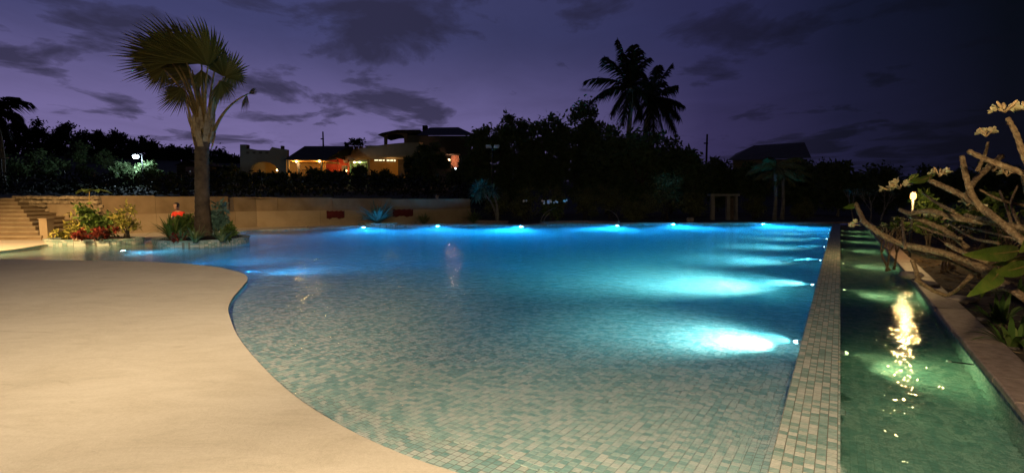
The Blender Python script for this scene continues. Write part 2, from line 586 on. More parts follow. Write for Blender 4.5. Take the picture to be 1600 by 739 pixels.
# ------------------------------------------------------------------ pool layout
uL = su(at(1240, 580))[1]
uR = su(at(1313, 640))[1]
uT = su(at(1600, 665, -.04))[1]          # trough water edge
uC = uT + .30                            # outer edge of the coping
TCOL = (uR - uL) / TILE
near = [at(*p) for p in [(1178, 830), (1060, 815), (900, 788), (780, 762), (690, 739), (600, 705), (520, 664), (450, 616), (400, 566), (371, 528), (359, 498), (357, 484), (364, 468), (380, 449), (387, 439), (382, 431), (360, 424), (330, 418), (270, 413), (200, 410.5), (100, 409), (0, 407), (-90, 405)]]
near = smooth_line(near, 5)
left = [at(*p) for p in [(-120, 401), (-60, 397), (0, 394), (50, 387), (78, 383), (150, 380), (212, 377), (250, 372), (300, 366.5), (380, 362)]]
left = smooth_line(left, 3)
far = [at(*p) for p in [(400, 360.5), (480, 357.6), (570, 355), (660, 353.3), (770, 352.6), (815, 354), (850, 351.8), (910, 350.8), (965, 352.3), (975, 351), (1100, 350.2), (1300, 349.4)]]
shore_far = smooth_line(far, 3)
sFar = su(shore_far[-1])[0]
s0 = su(near[0])[0]
near[0] = SU(s0, uL)
shore_far[-1] = SU(sFar, uL)
pool = [Vector((p.x, p.y)) for p in near + left + shore_far]
farL = su(far[-2])
# line of the far end continued past the weir
_d = (far[-1] - far[-2])
_d.normalize()


def far_at_u(u):
    p = shore_far[-1]
    k = (u - uL) / (_d.x * N.x + _d.y * N.y)
    return Vector((p.x + _d.x * k, p.y + _d.y * k))


def seg_dist(p, a, b):
    ab = b - a
    t = max(0, min(1, (p - a).dot(ab) / max(ab.length_squared, 1e-9)))
    return (p - a - ab * t).length


near2 = [Vector((p.x, p.y)) for p in near]


def shore_dist(p):
    return min(seg_dist(p, near2[i], near2[i + 1]) for i in range(len(near2) - 1))


def beach_dist(p):                                # the floor shelves down from the front edge only
    return min(seg_dist(p, near2[i], near2[i + 1]) for i in range(46))


def inside(p, poly):
    c = False
    n = len(poly)
    for i in range(n):
        a, b = poly[i], poly[i - 1]
        if (a.y > p.y) != (b.y > p.y) and p.x < (b.x - a.x) * (p.y - a.y) / (b.y - a.y) + a.x:
            c = not c
    return c


def depth(p):
    p = Vector((p[0], p[1]))
    e = beach_dist(p) if inside(p, pool) else max(0, beach_dist(p) - .3)
    d = .02 + min(1.05, .075 * e + .008 * e * e)
    return min(d, .55) if p.x < -8 and p.y < 17 else d


# floor of the pool
mb = MB()
xs = [p.x for p in pool]
ys = [p.y for p in pool]
st = .3
nx, ny = int((max(xs) - min(xs)) / st) + 3, int((max(ys) - min(ys)) / st) + 3
x0, y0 = min(xs) - st, min(ys) - st
idx = {}
for j in range(ny):
    for i in range(nx):
        c = Vector((x0 + (i + .5) * st, y0 + (j + .5) * st))
        if not (inside(c, pool) or min(seg_dist(c, pool[k], pool[k - 1]) for k in range(len(pool))) < .45):
            continue
        if su(Vector((c.x, c.y, 0)))[1] > uL + .25:
            continue
        q = []
        for a, b in ((i, j), (i + 1, j), (i + 1, j + 1), (i, j + 1)):
            if (a, b) not in idx:
                p = (x0 + a * st, y0 + b * st)
                idx[(a, b)] = len(mb.v)
                mb.v.append(Vector((p[0], p[1], -depth(p))))
            q.append(idx[(a, b)])
        mb.f.append(tuple(q))
pool_floor = struct(mb.build('pool_floor', M['pool_tile'], smooth=True))
# side walls of the basin
DECK = .035
mb = MB()
ring = [Vector((p.x, p.y, 0)) for p in pool]
for i in range(len(ring)):
    a, b = ring[i], ring[(i + 1) % len(ring)]
    if abs(su(a)[1] - uL) < .002 and abs(su(b)[1] - uL) < .002:
        continue
    mb.quad(a + Vector((0, 0, -1.7)), b + Vector((0, 0, -1.7)), b + Vector((0, 0, DECK - .02)), a + Vector((0, 0, DECK - .02)))
struct(mb.build('pool_wall', M['pool_tile']))
# water body
pw = [Vector((p.x, p.y)) for p in pool]
ctr = Vector((sum(p.x for p in pw) / len(pw), sum(p.y for p in pw) / len(pw)))
water = struct(MB().prism(pw, -2.0, 0.0).build('pool_water', M['water']))
for v in water.data.vertices:                      # reach a little into the walls all round
    d = Vector((v.co.x, v.co.y)) - ctr
    v.co.x += d.x / d.length * .03
    v.co.y += d.y / d.length * .03

# weir between pool and trough, trough, coping
fL, fR, fT, fC = far_at_u(uL), far_at_u(uR), far_at_u(uT), far_at_u(uC)
weir = struct(MB().prism([SU(s0, uL)[:2], SU(s0, uR)[:2], fR, fL], -1.8, .004).build('pool_weir', M['tile']))
TW = -.045
tz = -.62
sT0 = su(at(1500, 900))[0]
sT0 = min(s0, sT0)
struct(MB().prism([SU(s0, uR + .002)[:2], SU(s0, uT)[:2], fT, fR + (fT - fR) * .002], tz - .2, tz).build('trough_floor', M['tile']))
struct(MB().prism([SU(s0, uR - .02)[:2], SU(s0, uT + .02)[:2], fT, fR], tz - .15, TW).build('trough_water', M['trough_water']))
struct(MB().prism([SU(s0, uT + .004)[:2], SU(s0, uC - .02)[:2], fC, fT], -1.0, .02).build('trough_wall', M['tile']))
coping = struct(MB().prism([SU(s0, uT - .002)[:2], SU(s0, uC)[:2], fC, fT], .02, .03).build('trough_coping', M['mortar']))
rnd = random.Random(5)
sEnd = su(fT.to_3d())[0] - .3
s = s0
while s < sEnd:
    ln = min(.62, sEnd - s)
    if ln < .1:
        break
    h = .055 + rnd.uniform(-.003, .004)
    mbx = MB()
    c = SU(s + ln / 2, (uT + uC) / 2 - .012 + rnd.uniform(-.003, .003), .03 + h / 2)
    w_, l_ = (uC - uT) / 2 + .018, ln / 2 - .004
    prof = [(-w_, -h / 2), (-w_, h / 2 - .01), (-w_ + .012, h / 2), (w_ - .012, h / 2), (w_, h / 2 - .01), (w_, -h / 2)]
    for e in (-l_, l_):
        mbx.v += [c + A * e + N * q[0] + Vector((0, 0, q[1])) for q in prof]
    k = len(prof)
    mbx.f += [(i, (i + 1) % k, (i + 1) % k + k, i + k)[::-1] for i in range(k)] + [tuple(range(k)), tuple(range(2 * k - 1, k - 1, -1))]
    mbx.build('slab', M['coping'], coping)
    s += .62

# loose mosaic tiles near the camera: each its own part
tm = bpy.data.meshes.new('tile')
hb, ht, hh = TILE / 2 - .0012, TILE / 2 - .0035, .007
vs = []
for z, q in ((-.004, hb), (hh - .0022, hb), (hh, ht)):
    vs += [(-q, -q, z), (q, -q, z), (q, q, z), (-q, q, z)]
fs = [(8, 9, 10, 11)]
for r in (0, 4):
    for i in range(4):
        fs.append((r + i, r + (i + 1) % 4, r + 4 + (i + 1) % 4, r + 4 + i))
tm.from_pydata(vs, [], fs)
tm.materials.append(M['tile'])
pm = tm.copy()
pm.name = 'tile'
pm.materials.clear()
pm.materials.append(M['pool_tile'])


def px_of(p):
    d = p - Vector((0, 0, H))
    zc = d.y * cp - d.z * sp_
    if zc < .1:
        return None
    return 800 + F * d.x / zc, 369.5 - F * (d.y * sp_ + d.z * cp) / zc, zc


def lay_tiles(parent, cells, zf, nfree, mesh, mt):
    """cells: list of (s, u) centres; the nearest nfree become parts, the others one mesh"""
    vis = []
    for s_, u_ in cells:
        p = SU(s_, u_, zf(s_, u_))
        q = px_of(p)
        if q and -30 < q[0] < 1630 and q[1] < 760:
            vis.append((q[2], s_, u_, p))
    vis.sort(key=lambda t: t[0])
    rest = MB()
    for k, (_, s_, u_, p) in enumerate(vis):
        e = .05
        gs = (zf(s_ + e, u_) - zf(s_ - e, u_)) / (2 * e)
        gu = (zf(s_, u_ + e) - zf(s_, u_ - e)) / (2 * e)
        X = (A + Vector((0, 0, gs))).normalized()
        Yv = (-N - Vector((0, 0, gu))).normalized()
        Z = X.cross(Yv).normalized()
        Yv = Z.cross(X)
        jit = Vector((0, 0, (hash((round(s_ * 1e4), round(u_ * 1e4))) % 97) / 97 * .0016))
        MM = Matrix(((X.x, Yv.x, Z.x), (X.y, Yv.y, Z.y), (X.z, Yv.z, Z.z)))
        if k < nfree:
            o = bpy.data.objects.new('tile', mesh)
            C.objects.link(o)
            o.parent = parent
            o.matrix_local = Matrix.Translation(p + jit) @ MM.to_4x4()
        else:
            rest.add([p + jit + MM @ Vector(v) for v in vs], fs)
    if rest.v:
        o = rest.build('tile_field', mt, parent)
        o['kind'] = 'stuff'


# the material shifts every column of tiles by a random amount, so the geometry uses the shader's own 1D hash
def _f2u(f):
    import struct as st_
    return st_.unpack('<I', st_.pack('<f', f))[0]


def _rot(x, k):
    return ((x << k) | (x >> (32 - k))) & 0xffffffff


def hash_uint(kx):
    m32 = 0xffffffff
    a = b = c = (0xdeadbeef + (1 << 2) + 13) & m32
    a = (a + kx) & m32
    c ^= b; c = (c - _rot(b, 14)) & m32
    a ^= c; a = (a - _rot(c, 11)) & m32
    b ^= a; b = (b - _rot(a, 25)) & m32
    c ^= b; c = (c - _rot(b, 16)) & m32
    a ^= c; a = (a - _rot(c, 4)) & m32
    b ^= a; b = (b - _rot(a, 14)) & m32
    c ^= b; c = (c - _rot(b, 24)) & m32
    return c


def col_shift(iv):
    return hash_uint(_f2u(float(iv))) / 0xffffffff


def cells_in(smin, smax, umin, umax, test):
    out = []
    # shader y axis = -u
    for iv in range(int(math.floor(-umax / TILE)) - 1, int(math.ceil(-umin / TILE)) + 1):
        u_ = -(iv + .5) * TILE
        if not umin <= u_ <= umax:
            continue
        shf = col_shift(iv)
        for jv in range(int(smin / TILE) - 2, int(smax / TILE) + 2):
            s_ = (jv + .5 - shf) * TILE
            if smin <= s_ <= smax and test(s_, u_):
                out.append((s_, u_))
    return out


def near_ok(s_, u_):
    q = px_of(SU(s_, u_))
    return q is not None and q[2] < 5.0 and q[1] < 790


lay_tiles(weir, cells_in(s0, 11, uL + .005, uR - TILE * .4, lambda a, b: True), lambda a, b: .006, 300, tm, M['tile'])


def fl_ok(s_, u_):
    if not near_ok(s_, u_):
        return False
    p = SU(s_, u_)
    p2 = Vector((p.x, p.y))
    return inside(p2, pool) and shore_dist(p2) > .05


lay_tiles(pool_floor, cells_in(s0, 7.5, -8, uL - .035, fl_ok), lambda a, b: -depth(SU(a, b)[:2]), 300, pm, M['pool_tile'])

# paving round the near and left side, and the ground beyond
BIG = 900
pav = [SU(-12, uC)[:2], SU(s0 - .01, uC)[:2], SU(s0 - .01, uL)[:2]] + [(p.x, p.y) for p in near + left]
Lx = at(380, 362)
pav += [(p.x, p.y) for p in shore_far[:4]]
pv_far = atd(480, 357, 29.33)
pav += [(pv_far.x, 29.3), (-40, 29.3), (-40, -12)]
struct(MB().prism(pav, .02, DECK).build('pool_deck', M['deck']))
# pale coping along the far end
fpts = [Vector((p.x, p.y)) for p in shore_far[3:]] + [fR, fT, fC]
outer = [p + Vector((.02, .34)) for p in fpts]
struct(MB().prism([p[:] for p in fpts] + [p[:] for p in outer[::-1]], .0, .085).build('pool_coping', M['coping']))
# ground: one sheet to the horizon with the basin cut out
hole = [Vector((p.x, p.y)) for p in pool[:-1]] + [fL, fR, fT, fC] + [Vector(SU(s0 - .02, uC)[:2]), Vector(SU(s0 - .02, uL - .01)[:2])]
bm = bmesh.new()
loops = []
for lp in (hole, [Vector((BIG * math.cos(i * math.pi / 24), BIG * math.sin(i * math.pi / 24))) for i in range(48)]):
    vv = [bm.verts.new((p.x, p.y, 0.012)) for p in lp]
    loops += [bm.edges.new((vv[i], vv[(i + 1) % len(vv)])) for i in range(len(vv))]
bmesh.ops.triangle_fill(bm, use_beauty=True, use_dissolve=False, edges=loops, normal=(0, 0, 1))
bmesh.ops.recalc_face_normals(bm, faces=bm.faces)
me = bpy.data.meshes.new('ground')
bm.to_mesh(me)
bm.free()
me.materials.append(M['earth'])
go = bpy.data.objects.new('ground', me)
C.objects.link(go)
struct(go)

# ------------------------------------------------------------------ underwater lamps
def pool_lamp(name, label, group, p, nrm, power, col, lens, aimz=-.12, size=150, r=.085, beam=0, baim=-.7, bsize=60):
    t = thing(name, label, 'light', p, group)
    nrm = Vector(nrm).normalized()
    q = nrm.to_track_quat('Z', 'Y').to_matrix()
    p = Vector(p)
    m = MB()
    pr = [(r * 1.3, .0), (r * 1.3, .03), (r * 1.1, .045), (r, .035), (r, 0)]
    n = 18
    for a, z in pr:
        m.v += [p + q @ Vector((a * math.cos(2 * math.pi * k / n), a * math.sin(2 * math.pi * k / n), z)) for k in range(n)]
    for i in range(len(pr) - 1):
        m.f += [(i * n + k, i * n + (k + 1) % n, i * n + n + (k + 1) % n, i * n + n + k) for k in range(n)]
    m.build('rim', M['metal'], t, True)
    m = MB()
    for a, z in ((r, .036), (r * .8, .062), (r * .4, .078)):
        m.v += [p + q @ Vector((a * math.cos(2 * math.pi * k / n), a * math.sin(2 * math.pi * k / n), z)) for k in range(n)]
    for i in range(2):
        m.f += [(i * n + k, i * n + (k + 1) % n, i * n + n + (k + 1) % n, i * n + n + k) for k in range(n)]
    m.f.append(tuple(range(2 * n, 3 * n)))
    m.build('lens', GL[lens], t, True)
    lamp('spill', 'SPOT', p + nrm * .10, power, col, .05, nrm + Vector((0, 0, aimz)), size, 1.0, t)
    if beam:
        lamp('beam', 'SPOT', p + nrm * .10, beam, (.6, .95, 1), .04, nrm + Vector((0, 0, baim)), bsize, .9, t)
    return t


ords = ['nearest', 'second', 'third', 'fourth', 'fifth', 'sixth', 'seventh', 'eighth', 'ninth', 'tenth']
stations = [6.42, 10.6, 14.6, 18.3, 21.6, 24.7, 27.4]
stations = [s for s in stations if s < sFar - .4]
for k, s in enumerate(stations):
    pool_lamp('pool_light', ords[k] + ' round underwater lamp along the blue side of the tiled weir, counted from the camera', 'lamps in the weir wall on the pool side',
              SU(s, uL - .001, -.15), -N, (750, 3300, 1800, 1400, 1000, 900, 900)[k], (.55, .96, 1) if k < 2 else (.26, .80, 1), 'pool', .03, 128 if k == 0 else 108, .062, 10 if k == 0 else 150, -.38 if k == 0 else -.62, 66)
    pool_lamp('trough_light', ords[k] + ' yellow green lamp along the narrow trough, counted from the camera', 'lamps in the weir wall on the trough side',
              SU(s + .05, uR + .003, -.25), N, 60, (.9, 1, .5), 'trough', -.28, 112, .05)
FWL = [(393, 368, (1.0, -.25)), (575, 358, (.1, -1)), (685, 357, (.0, -1)), (800, 358, (0, -1)), (1003, 355.5, (0, -1)), (1068, 353, (0, -1)), (1207, 351.5, (-.1, -1))]
fnm = ['beside the palm island', 'below the strappy plant at the far edge', 'in the far wall, right of the strappy plant', 'below the curved fountain ledge, on its left', 'right of the curved fountain ledge',
       'in the far wall below the dark round bush', 'in the far wall, nearest the right corner']
for (px, py, d), nm in zip(FWL, fnm):
    p = at(px, py)
    # move out to just in front of the wall
    wall = min(((seg_dist(Vector(p[:2]), pool[i], pool[i - 1]), i) for i in range(len(pool))))
    a, b = pool[wall[1]], pool[wall[1] - 1]
    ab = (b - a).normalized()
    n_ = Vector((ab.y, -ab.x))
    c = a + (b - a) * max(0, min(1, (Vector(p[:2]) - a).dot(b - a) / (b - a).length_squared))
    if not inside(c + n_ * .1, pool):
        n_ = -n_
    q = c + n_ * .004
    pool_lamp('pool_light', 'white blue underwater lamp ' + nm, 'lamps in the far wall', (q.x, q.y, -.13), (n_.x, n_.y, 0), 700 if px < 400 else 5500 if px < 700 else 11500, (.025, .38, 1), 'pool', -.02, 118, .1)
p = at(190, 391)
pool_lamp('pool_light', 'white blue underwater lamp shining from the left planter to the palm island', 'lamps in the far wall', (p.x, p.y, -.1), (1, -.12, 0), 350, (.12, .55, 1), 'pool', -.1, 120, .08)
# added fill lamps, unseen under the deck lip, brightening the dark middle of the pool
FILL_LAMPS = [(366, 426, (.9, .1, 0), 'under the rounded corner of the deck'), (290, 414.5, (.3, 1, 0), 'under the back of the deck lobe')]
for px, py, d, nm in FILL_LAMPS:
    q = at(px, py)
    wall = min(((seg_dist(Vector(q[:2]), pool[i], pool[i - 1]), i) for i in range(len(pool))))
    a, b = pool[wall[1]], pool[wall[1] - 1]
    ab = (b - a).normalized()
    n_ = Vector((ab.y, -ab.x))
    c = (a + b) / 2
    if not inside(c + n_ * .1, pool):
        n_ = -n_
    c = c + n_ * .004
    pool_lamp('pool_light', 'added unseen underwater fill lamp ' + nm, 'added fill lamps in the deck wall', (c.x, c.y, -.16), (n_.x, n_.y, 0), 700, (.06, .42, 1), 'pool', .05, 100, .05)

# ------------------------------------------------------------------ lamps above ground
def lamp_post(name, label, base, h, power, col, aim, size, radius=.12, blend=.6):
    t = thing(name, label, 'lamp', base)
    b = Vector(base)
    MB().tube([b, b + Vector((0, 0, h))], [.06, .04], 10).build('post', M['black'], t, True)
    if size < 180:
        MB().lathe(b, [(0.0, h + .12), (.16, h + .10), (.2, h), (.19, h - .02)], 16).build('hood', M['black'], t, True)
    MB().lathe(b, [(.15, h + .0), (.12, h - .05), (.0, h - .07)] if size < 180 else [(.0, h - .02), (.1, h + .03), (.1, h + .13), (0, h + .18)], 14).build('bulb', GL['bulb'], t, True)
    lamp('light', 'SPOT' if size < 180 else 'POINT', b + Vector((0, 0, h - .12)), power, col, radius, aim, size, blend, t)


WARM = (1, .79, .52)
lamp_post('lamp_post', 'short warm lamp post with a globe on the deck just behind the viewer', (-.45, -.75, DECK), 2.9, 2850, WARM, None, 180)
lamp_post('lamp_post', 'tall warm flood lamp post on the deck behind the viewer', (-1.0, -2.6, DECK), 7.0, 12500, WARM, (-4.6, 12.6, -7.4), 48, blend=1.0)
lamp_post('lamp_post', 'warm lamp post on the paving left of the stairs', (-15.2, 9.6, DECK), 4.4, 12500, (1, .64, .28), (-.05, .9, -.6), 70, blend=.8)
gp = atd(1427, 307, 12.27)
# ------------------------------------------------------------------ plants: builders
def fol(mb, c, rad, n, leaf, rnd, clumps=26, csz=.30, asp=2.2, flat=0.0, shell=.45):
    """leaf sized faces gathered in clumps through the volume of a crown"""
    c = Vector(c)
    cs = []
    for _ in range(clumps):
        v = Vector((rnd.gauss(0, 1), rnd.gauss(0, 1), rnd.gauss(0, 1))).normalized() * rnd.uniform(shell, 1)
        cs.append((Vector((v.x * rad[0], v.y * rad[1], v.z * rad[2])), rnd.uniform(.6, 1.35)))
    r0 = min(rad) * csz
    for i in range(n):
        q, k = cs[rnd.randrange(clumps)]
        p = c + q + Vector((rnd.gauss(0, .55), rnd.gauss(0, .55), rnd.gauss(0, .45))) * r0 * k
        d = Vector((rnd.gauss(0, 1), rnd.gauss(0, 1), rnd.gauss(0, 1) - .25))
        d.normalize()
        s_ = d.cross(Vector((rnd.gauss(0, 1), rnd.gauss(0, 1), rnd.gauss(0, 1)))).normalized()
        L = leaf * rnd.uniform(.65, 1.3)
        w = L / asp
        mb.add((p, p + d * L * .45 + s_ * w * .5, p + d * L, p + d * L * .45 - s_ * w * .5), ((0, 1, 2, 3),))


def tree(name, label, px, Y, top, wpx, base, lm, n=3200, leaf=.2, bark='darkbark', group=None, seed=1, clear=.25, low=None, clumps=26, cat='tree', depthr=None):
    rnd = random.Random(seed)
    k = mpp(Y)
    X = (px - 800) * k
    zt = atd(px, top, Y).z
    zb = base + (zt - base) * clear if low is None else low
    t = thing(name, label, cat, (X, Y, base), group)
    c = Vector((X, Y, (zt + zb) / 2))
    rx = wpx * k / 2
    rad = (rx * .86, (depthr or rx * .8), (zt - zb) / 2 * .86)
    m = MB()
    r0 = max(.05, (zt - base) * .022)
    mid = c + Vector((rnd.uniform(-.2, .2) * rx, 0, -rad[2] * .2))
    m.tube(bez((X, Y, base - .1), (X + rnd.uniform(-.3, .3), Y, (base + zb) / 2), mid, 6), [r0 * (1.25 - .7 * i / 6) for i in range(7)], 7)
    for _ in range(6):
        e = c + Vector((rnd.uniform(-.75, .75) * rad[0], rnd.uniform(-.7, .7) * rad[1], rnd.uniform(-.3, .8) * rad[2]))
        m.tube(bez(mid - Vector((0, 0, rad[2] * .3)), (mid + e) / 2 + Vector((0, 0, .2)), e, 4), [r0 * .5 * (1 - .2 * i) for i in range(5)], 5)
    m.build('trunk', M[bark], t, True)
    m = MB()
    fol(m, c, rad, n, leaf, rnd, clumps)
    m.build('crown', M[lm], t)
    return t


def bush(name, label, px, Y, top, wpx, base, lm, n=900, leaf=.12, group=None, seed=1, cat='shrub', asp=2.2, low=None, clumps=14, dep=None):
    rnd = random.Random(seed)
    k = mpp(Y)
    X = (px - 800) * k
    zt = atd(px, top, Y).z
    zb = base if low is None else low
    t = thing(name, label, cat, (X, Y, base), group)
    rx = wpx * k / 2
    rad = (rx * .85, (dep or rx * .7), (zt - zb) / 2 * .85)
    m = MB()
    for _ in range(7):
        e = Vector((X + rnd.uniform(-.7, .7) * rx, Y + rnd.uniform(-.4, .4) * rx, zb + (zt - zb) * rnd.uniform(.4, .85)))
        m.tube(bez((X + rnd.uniform(-.2, .2) * rx, Y, base - .02), (X, Y, (base + e.z) / 2), e, 4), [.03 * min(1, zt - base), .022, .016, .011, .006], 5)
    m.build('stem', M['darkbark'], t, True)
    m = MB()
    fol(m, (X, Y, (zt + zb) / 2), rad, n, leaf, rnd, clumps, .36, asp, shell=.2)
    m.build('foliage', M[lm], t)
    return t


def blade(m, p, d, L, w, droop, rnd, side=None, n=5, fold=.25):
    """one arching strap leaf"""
    d = d.normalized()
    s_ = side or d.cross(Vector((0, 0, 1)))
    s_ = s_.normalized() if s_.length > .01 else Vector((1, 0, 0))
    o = len(m.v)
    for i in range(n + 1):
        t = i / n
        c = p + d * L * t - Vector((0, 0, 1)) * droop * L * t * t
        ww = w * (math.sin(math.pi * min(1, .25 + .75 * t)) ** .8 if t < 1 else 0) * .5
        up = Vector((0, 0, fold * ww))
        m.v += [c - s_ * ww + up, c, c + s_ * ww + up]
    for i in range(n):
        a = o + i * 3
        m.f += [(a, a + 1, a + 4, a + 3), (a + 1, a + 2, a + 5, a + 4)]


def strap(name, label, px, Y, base, hgt, n, w, lm, seed, group=None, spread=.9, cat='plant', droop=.5):
    rnd = random.Random(seed)
    X = (px - 800) * mpp(Y)
    t = thing(name, label, cat, (X, Y, base), group)
    m = MB()
    for i in range(n):
        an = rnd.uniform(0, 2 * math.pi)
        ti = rnd.uniform(.1, spread)
        d = Vector((math.cos(an) * ti, math.sin(an) * ti, 1))
        blade(m, Vector((X + math.cos(an) * .06, Y + math.sin(an) * .06, base)), d, hgt * rnd.uniform(.7, 1.15), w * rnd.uniform(.7, 1.2), droop * rnd.uniform(.3, 1.2), rnd)
    m.build('foliage', M[lm], t)
    m = MB()
    m.tube([(X, Y, base - .02), (X, Y, base + hgt * .15)], [.07, .04], 7)
    m.build('stem', M['darkbark'], t)
    return t


def twigs(mb, p, d, L, r, lev, rnd, tips, bend=.25, fork=2, spread=.75, up=.12):
    """forking frangipani-like branches"""
    q = p + d * L
    c = (p + q) / 2 + Vector((rnd.uniform(-1, 1), rnd.uniform(-1, 1), rnd.uniform(-.6, .6))) * L * bend * .4
    mb.tube(bez(p, c, q, 4), [r * (1 - .09 * i) for i in range(5)], 6)
    if lev == 0:
        tips.append((q, (q - c).normalized()))
        return
    for _ in range(fork + (rnd.random() < .35)):
        nd = (d + Vector((rnd.uniform(-1, 1), rnd.uniform(-1, 1), rnd.uniform(-.5, 1) + up)) * spread).normalized()
        twigs(mb, q, nd, L * rnd.uniform(.62, .85), r * .66, lev - 1, rnd, tips, bend, fork, spread, up)


def coco_frond(t, crown, tip, arch, rnd, lm='coco', leaf=.75):
    crown, tip = Vector(crown), Vector(tip)
    L = (tip - crown).length
    ctrl = (crown + tip) / 2 + Vector((0, 0, arch * L))
    P = bez(crown, ctrl, tip, 14)
    m = MB()
    m.tube(P, [.045 * (1 - .062 * i) for i in range(15)], 4)
    for i in range(2, 57):
        u = i / 56
        j = min(13, int(u * 14))
        p = P[j].lerp(P[j + 1], u * 14 - j)
        tg = (P[j + 1] - P[j]).normalized()
        sd = tg.cross(Vector((0, 0, 1)))
        sd = sd.normalized() if sd.length > .05 else Vector((1, 0, 0))
        for sg in (-1, 1):
            l = leaf * (math.sin(math.pi * (.12 + .80 * u)) ** .7) * rnd.uniform(.75, 1.1)
            d = (sd * sg * .75 + tg * .75 + Vector((0, 0, rnd.uniform(-.45, .1)))).normalized()
            e = p + d * l + Vector((-.10 * l, 0, -.5 * l))
            mi = p + d * l * .5 - Vector((0, 0, .06 * l))
            w = tg * .05
            m.add((p - w, p + w, mi + w, mi - w, e), ((0, 1, 2, 3), (3, 2, 4)))
    return m.build('frond', M[lm], t)


def coco_palm(label, Y, crown, tips, trunk, seed, group=None, leaf=1.15, base=0.0):
    rnd = random.Random(seed)
    cp_ = atd(*crown, Y)
    tb = atd(*trunk[-1], Y)
    t = thing('coconut_palm', label, 'palm tree', (tb.x, Y, base), group)
    pts = [Vector((tb.x, Y, base - .1))] + [atd(a, b, Y) for a, b in trunk[::-1]] + [cp_]
    pts = smooth_line(pts, 4)
    n = len(pts)
    MB().tube(pts, [.24 - .12 * i / n for i in range(n)], 9).build('trunk', M['palebark'], t, True)
    for x, y, dyy, arch in tips:
        coco_frond(t, cp_, atd(x, y, Y + dyy), arch, rnd, leaf=leaf)
    m = MB()
    for i in range(7):
        a = i * .9
        m.lathe(cp_ + Vector((math.cos(a) * .2, math.sin(a) * .2, -.18 - .05 * (i % 3))), [(0, -.13), (.09, -.09), (.12, 0), (.08, .1), (0, .13)], 7)
    m.build('coconut_cluster', M['darkbark'], t, True)['kind'] = 'stuff'
    return t


# ------------------------------------------------------------------ raised ground and hillside behind the wall
W0, W1, WM, W2 = atd(22, 305, 20.8), atd(160, 306, 19.73), atd(400, 308, 24.1), atd(735, 311, 27.9)


def hill_h(x, y):
    def lerp(tab):
        if x <= tab[0][0]:
            return tab[0][1]
        for (a, u), (b, v) in zip(tab, tab[1:]):
            if x <= b:
                return u + (v - u) * (x - a) / (b - a)
        return tab[-1][1]
    amp = lerp([(-110, 8.5), (-55, 6), (0, 4.2), (45, 2.6), (90, 2)])
    k = max(0, min(1, (y - 32) / 67))
    h = 1.4 * lerp([(-4, 1), (0, .0)]) + amp * k * k * (3 - 2 * k)
    return h + .25 * noise.noise(Vector((x * .15, y * .15, 0)))


m = MB()
gx = [-260 + 10 * i for i in range(19)] + [-70 + 3 * i for i in range(40)] + [50 + 12 * i for i in range(22)]
gy = [0, .4, 1.2, 3, 5, 7.5, 10, 13, 17, 21, 26, 31, 37, 44, 52, 62, 80, 110, 160, 240]


def back_line(x):                                # front edge of the raised ground follows the wall
    if x < W1.x:
        return W1.y + (x - W1.x) * (W0.y - W1.y) / (W0.x - W1.x) + .35
    if x < WM.x:
        return W1.y + (x - W1.x) * (WM.y - W1.y) / (WM.x - W1.x) + .3
    if x < W2.x:
        return WM.y + (x - WM.x) * (W2.y - WM.y) / (W2.x - WM.x) + .3
    return W2.y + .3 + (x - W2.x) * .35


for x in gx:
    for y in gy:
        yy = back_line(max(-60, min(40, x))) + y
        hh_ = hill_h(x, yy) * (min(1, .97 + y) if x < -3 else min(1, y / 9))
        m.v.append(Vector((x, yy, max(.02, hh_))))
for i in range(len(gx) - 1):
    for j in range(len(gy) - 1):
        a = i * len(gy) + j
        m.f.append((a, a + len(gy), a + len(gy) + 1, a + 1))
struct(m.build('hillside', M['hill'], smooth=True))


def hz(px, Y):
    return hill_h((px - 800) * mpp(Y), Y)


# ------------------------------------------------------------------ retaining wall, stone wall, stairs
wall = thing('retaining_wall', 'long low plastered retaining wall behind the palm island', 'wall', (W1.x, W1.y, 0))


def wall_pt(px, off=0.0, bias=0.0):
    """ground point of the wall face seen at photo column px"""
    r = (px - 800) / F * 1.0
    if px >= 400 + bias:
        a, b = WM, W2
    elif px >= 160:
        a, b = W1, WM
    else:
        a, b = W0, W1
    # X = r*Y*k with depth along the view; use horizontal ray
    d = Vector((ray(px, 320).x, ray(px, 320).y))
    ab = Vector((b.x - a.x, b.y - a.y))
    den = d.x * ab.y - d.y * ab.x
    t = (a.x * ab.y - a.y * ab.x) / den
    p = d * t
    n_ = Vector((ab.y, -ab.x)).normalized()
    return p + n_ * off


def wall_panel(px0, px1, z0, z1, thick, proud, name, mt, par, gap=.006):
    p, q = wall_pt(px0, proud), wall_pt(px1, proud, .01)
    d = (q - p).normalized()
    n_ = Vector((-d.y, d.x))
    p = p + d * gap
    q = q - d * gap
    P_ = [p, q, q + n_ * thick, p + n_ * thick]
    return MB().prism([v[:] for v in P_], z0, z1).build(name, mt, par)


ztop = lambda px: 1.54 - .23 * max(0, px - 160) / 560
for a, b in ((160, 243), (243, 357), (366, 400), (400, 434), (434, 520), (520, 612), (612, 735)):
    wall_panel(a, b, .79, ztop((a + b) / 2), .28, 0, 'panel', M['plaster'], wall)
for a, b in ((110, 243), (243, 366), (366, 400), (400, 500), (500, 735)):
    wall_panel(max(a, 160.5), b, -.1, .79, .34, .055, 'footing', M['plaster2'], wall)
wall_panel(357, 366, .79, 1.42, .2, -.05, 'post', M['wood'], wall)
wall_panel(160, 400, .3, 1.3, .12, -.17, 'core', M['mortar'], wall)
wall_panel(400, 735, .3, 1.2, .12, -.17, 'core', M['mortar'], wall)

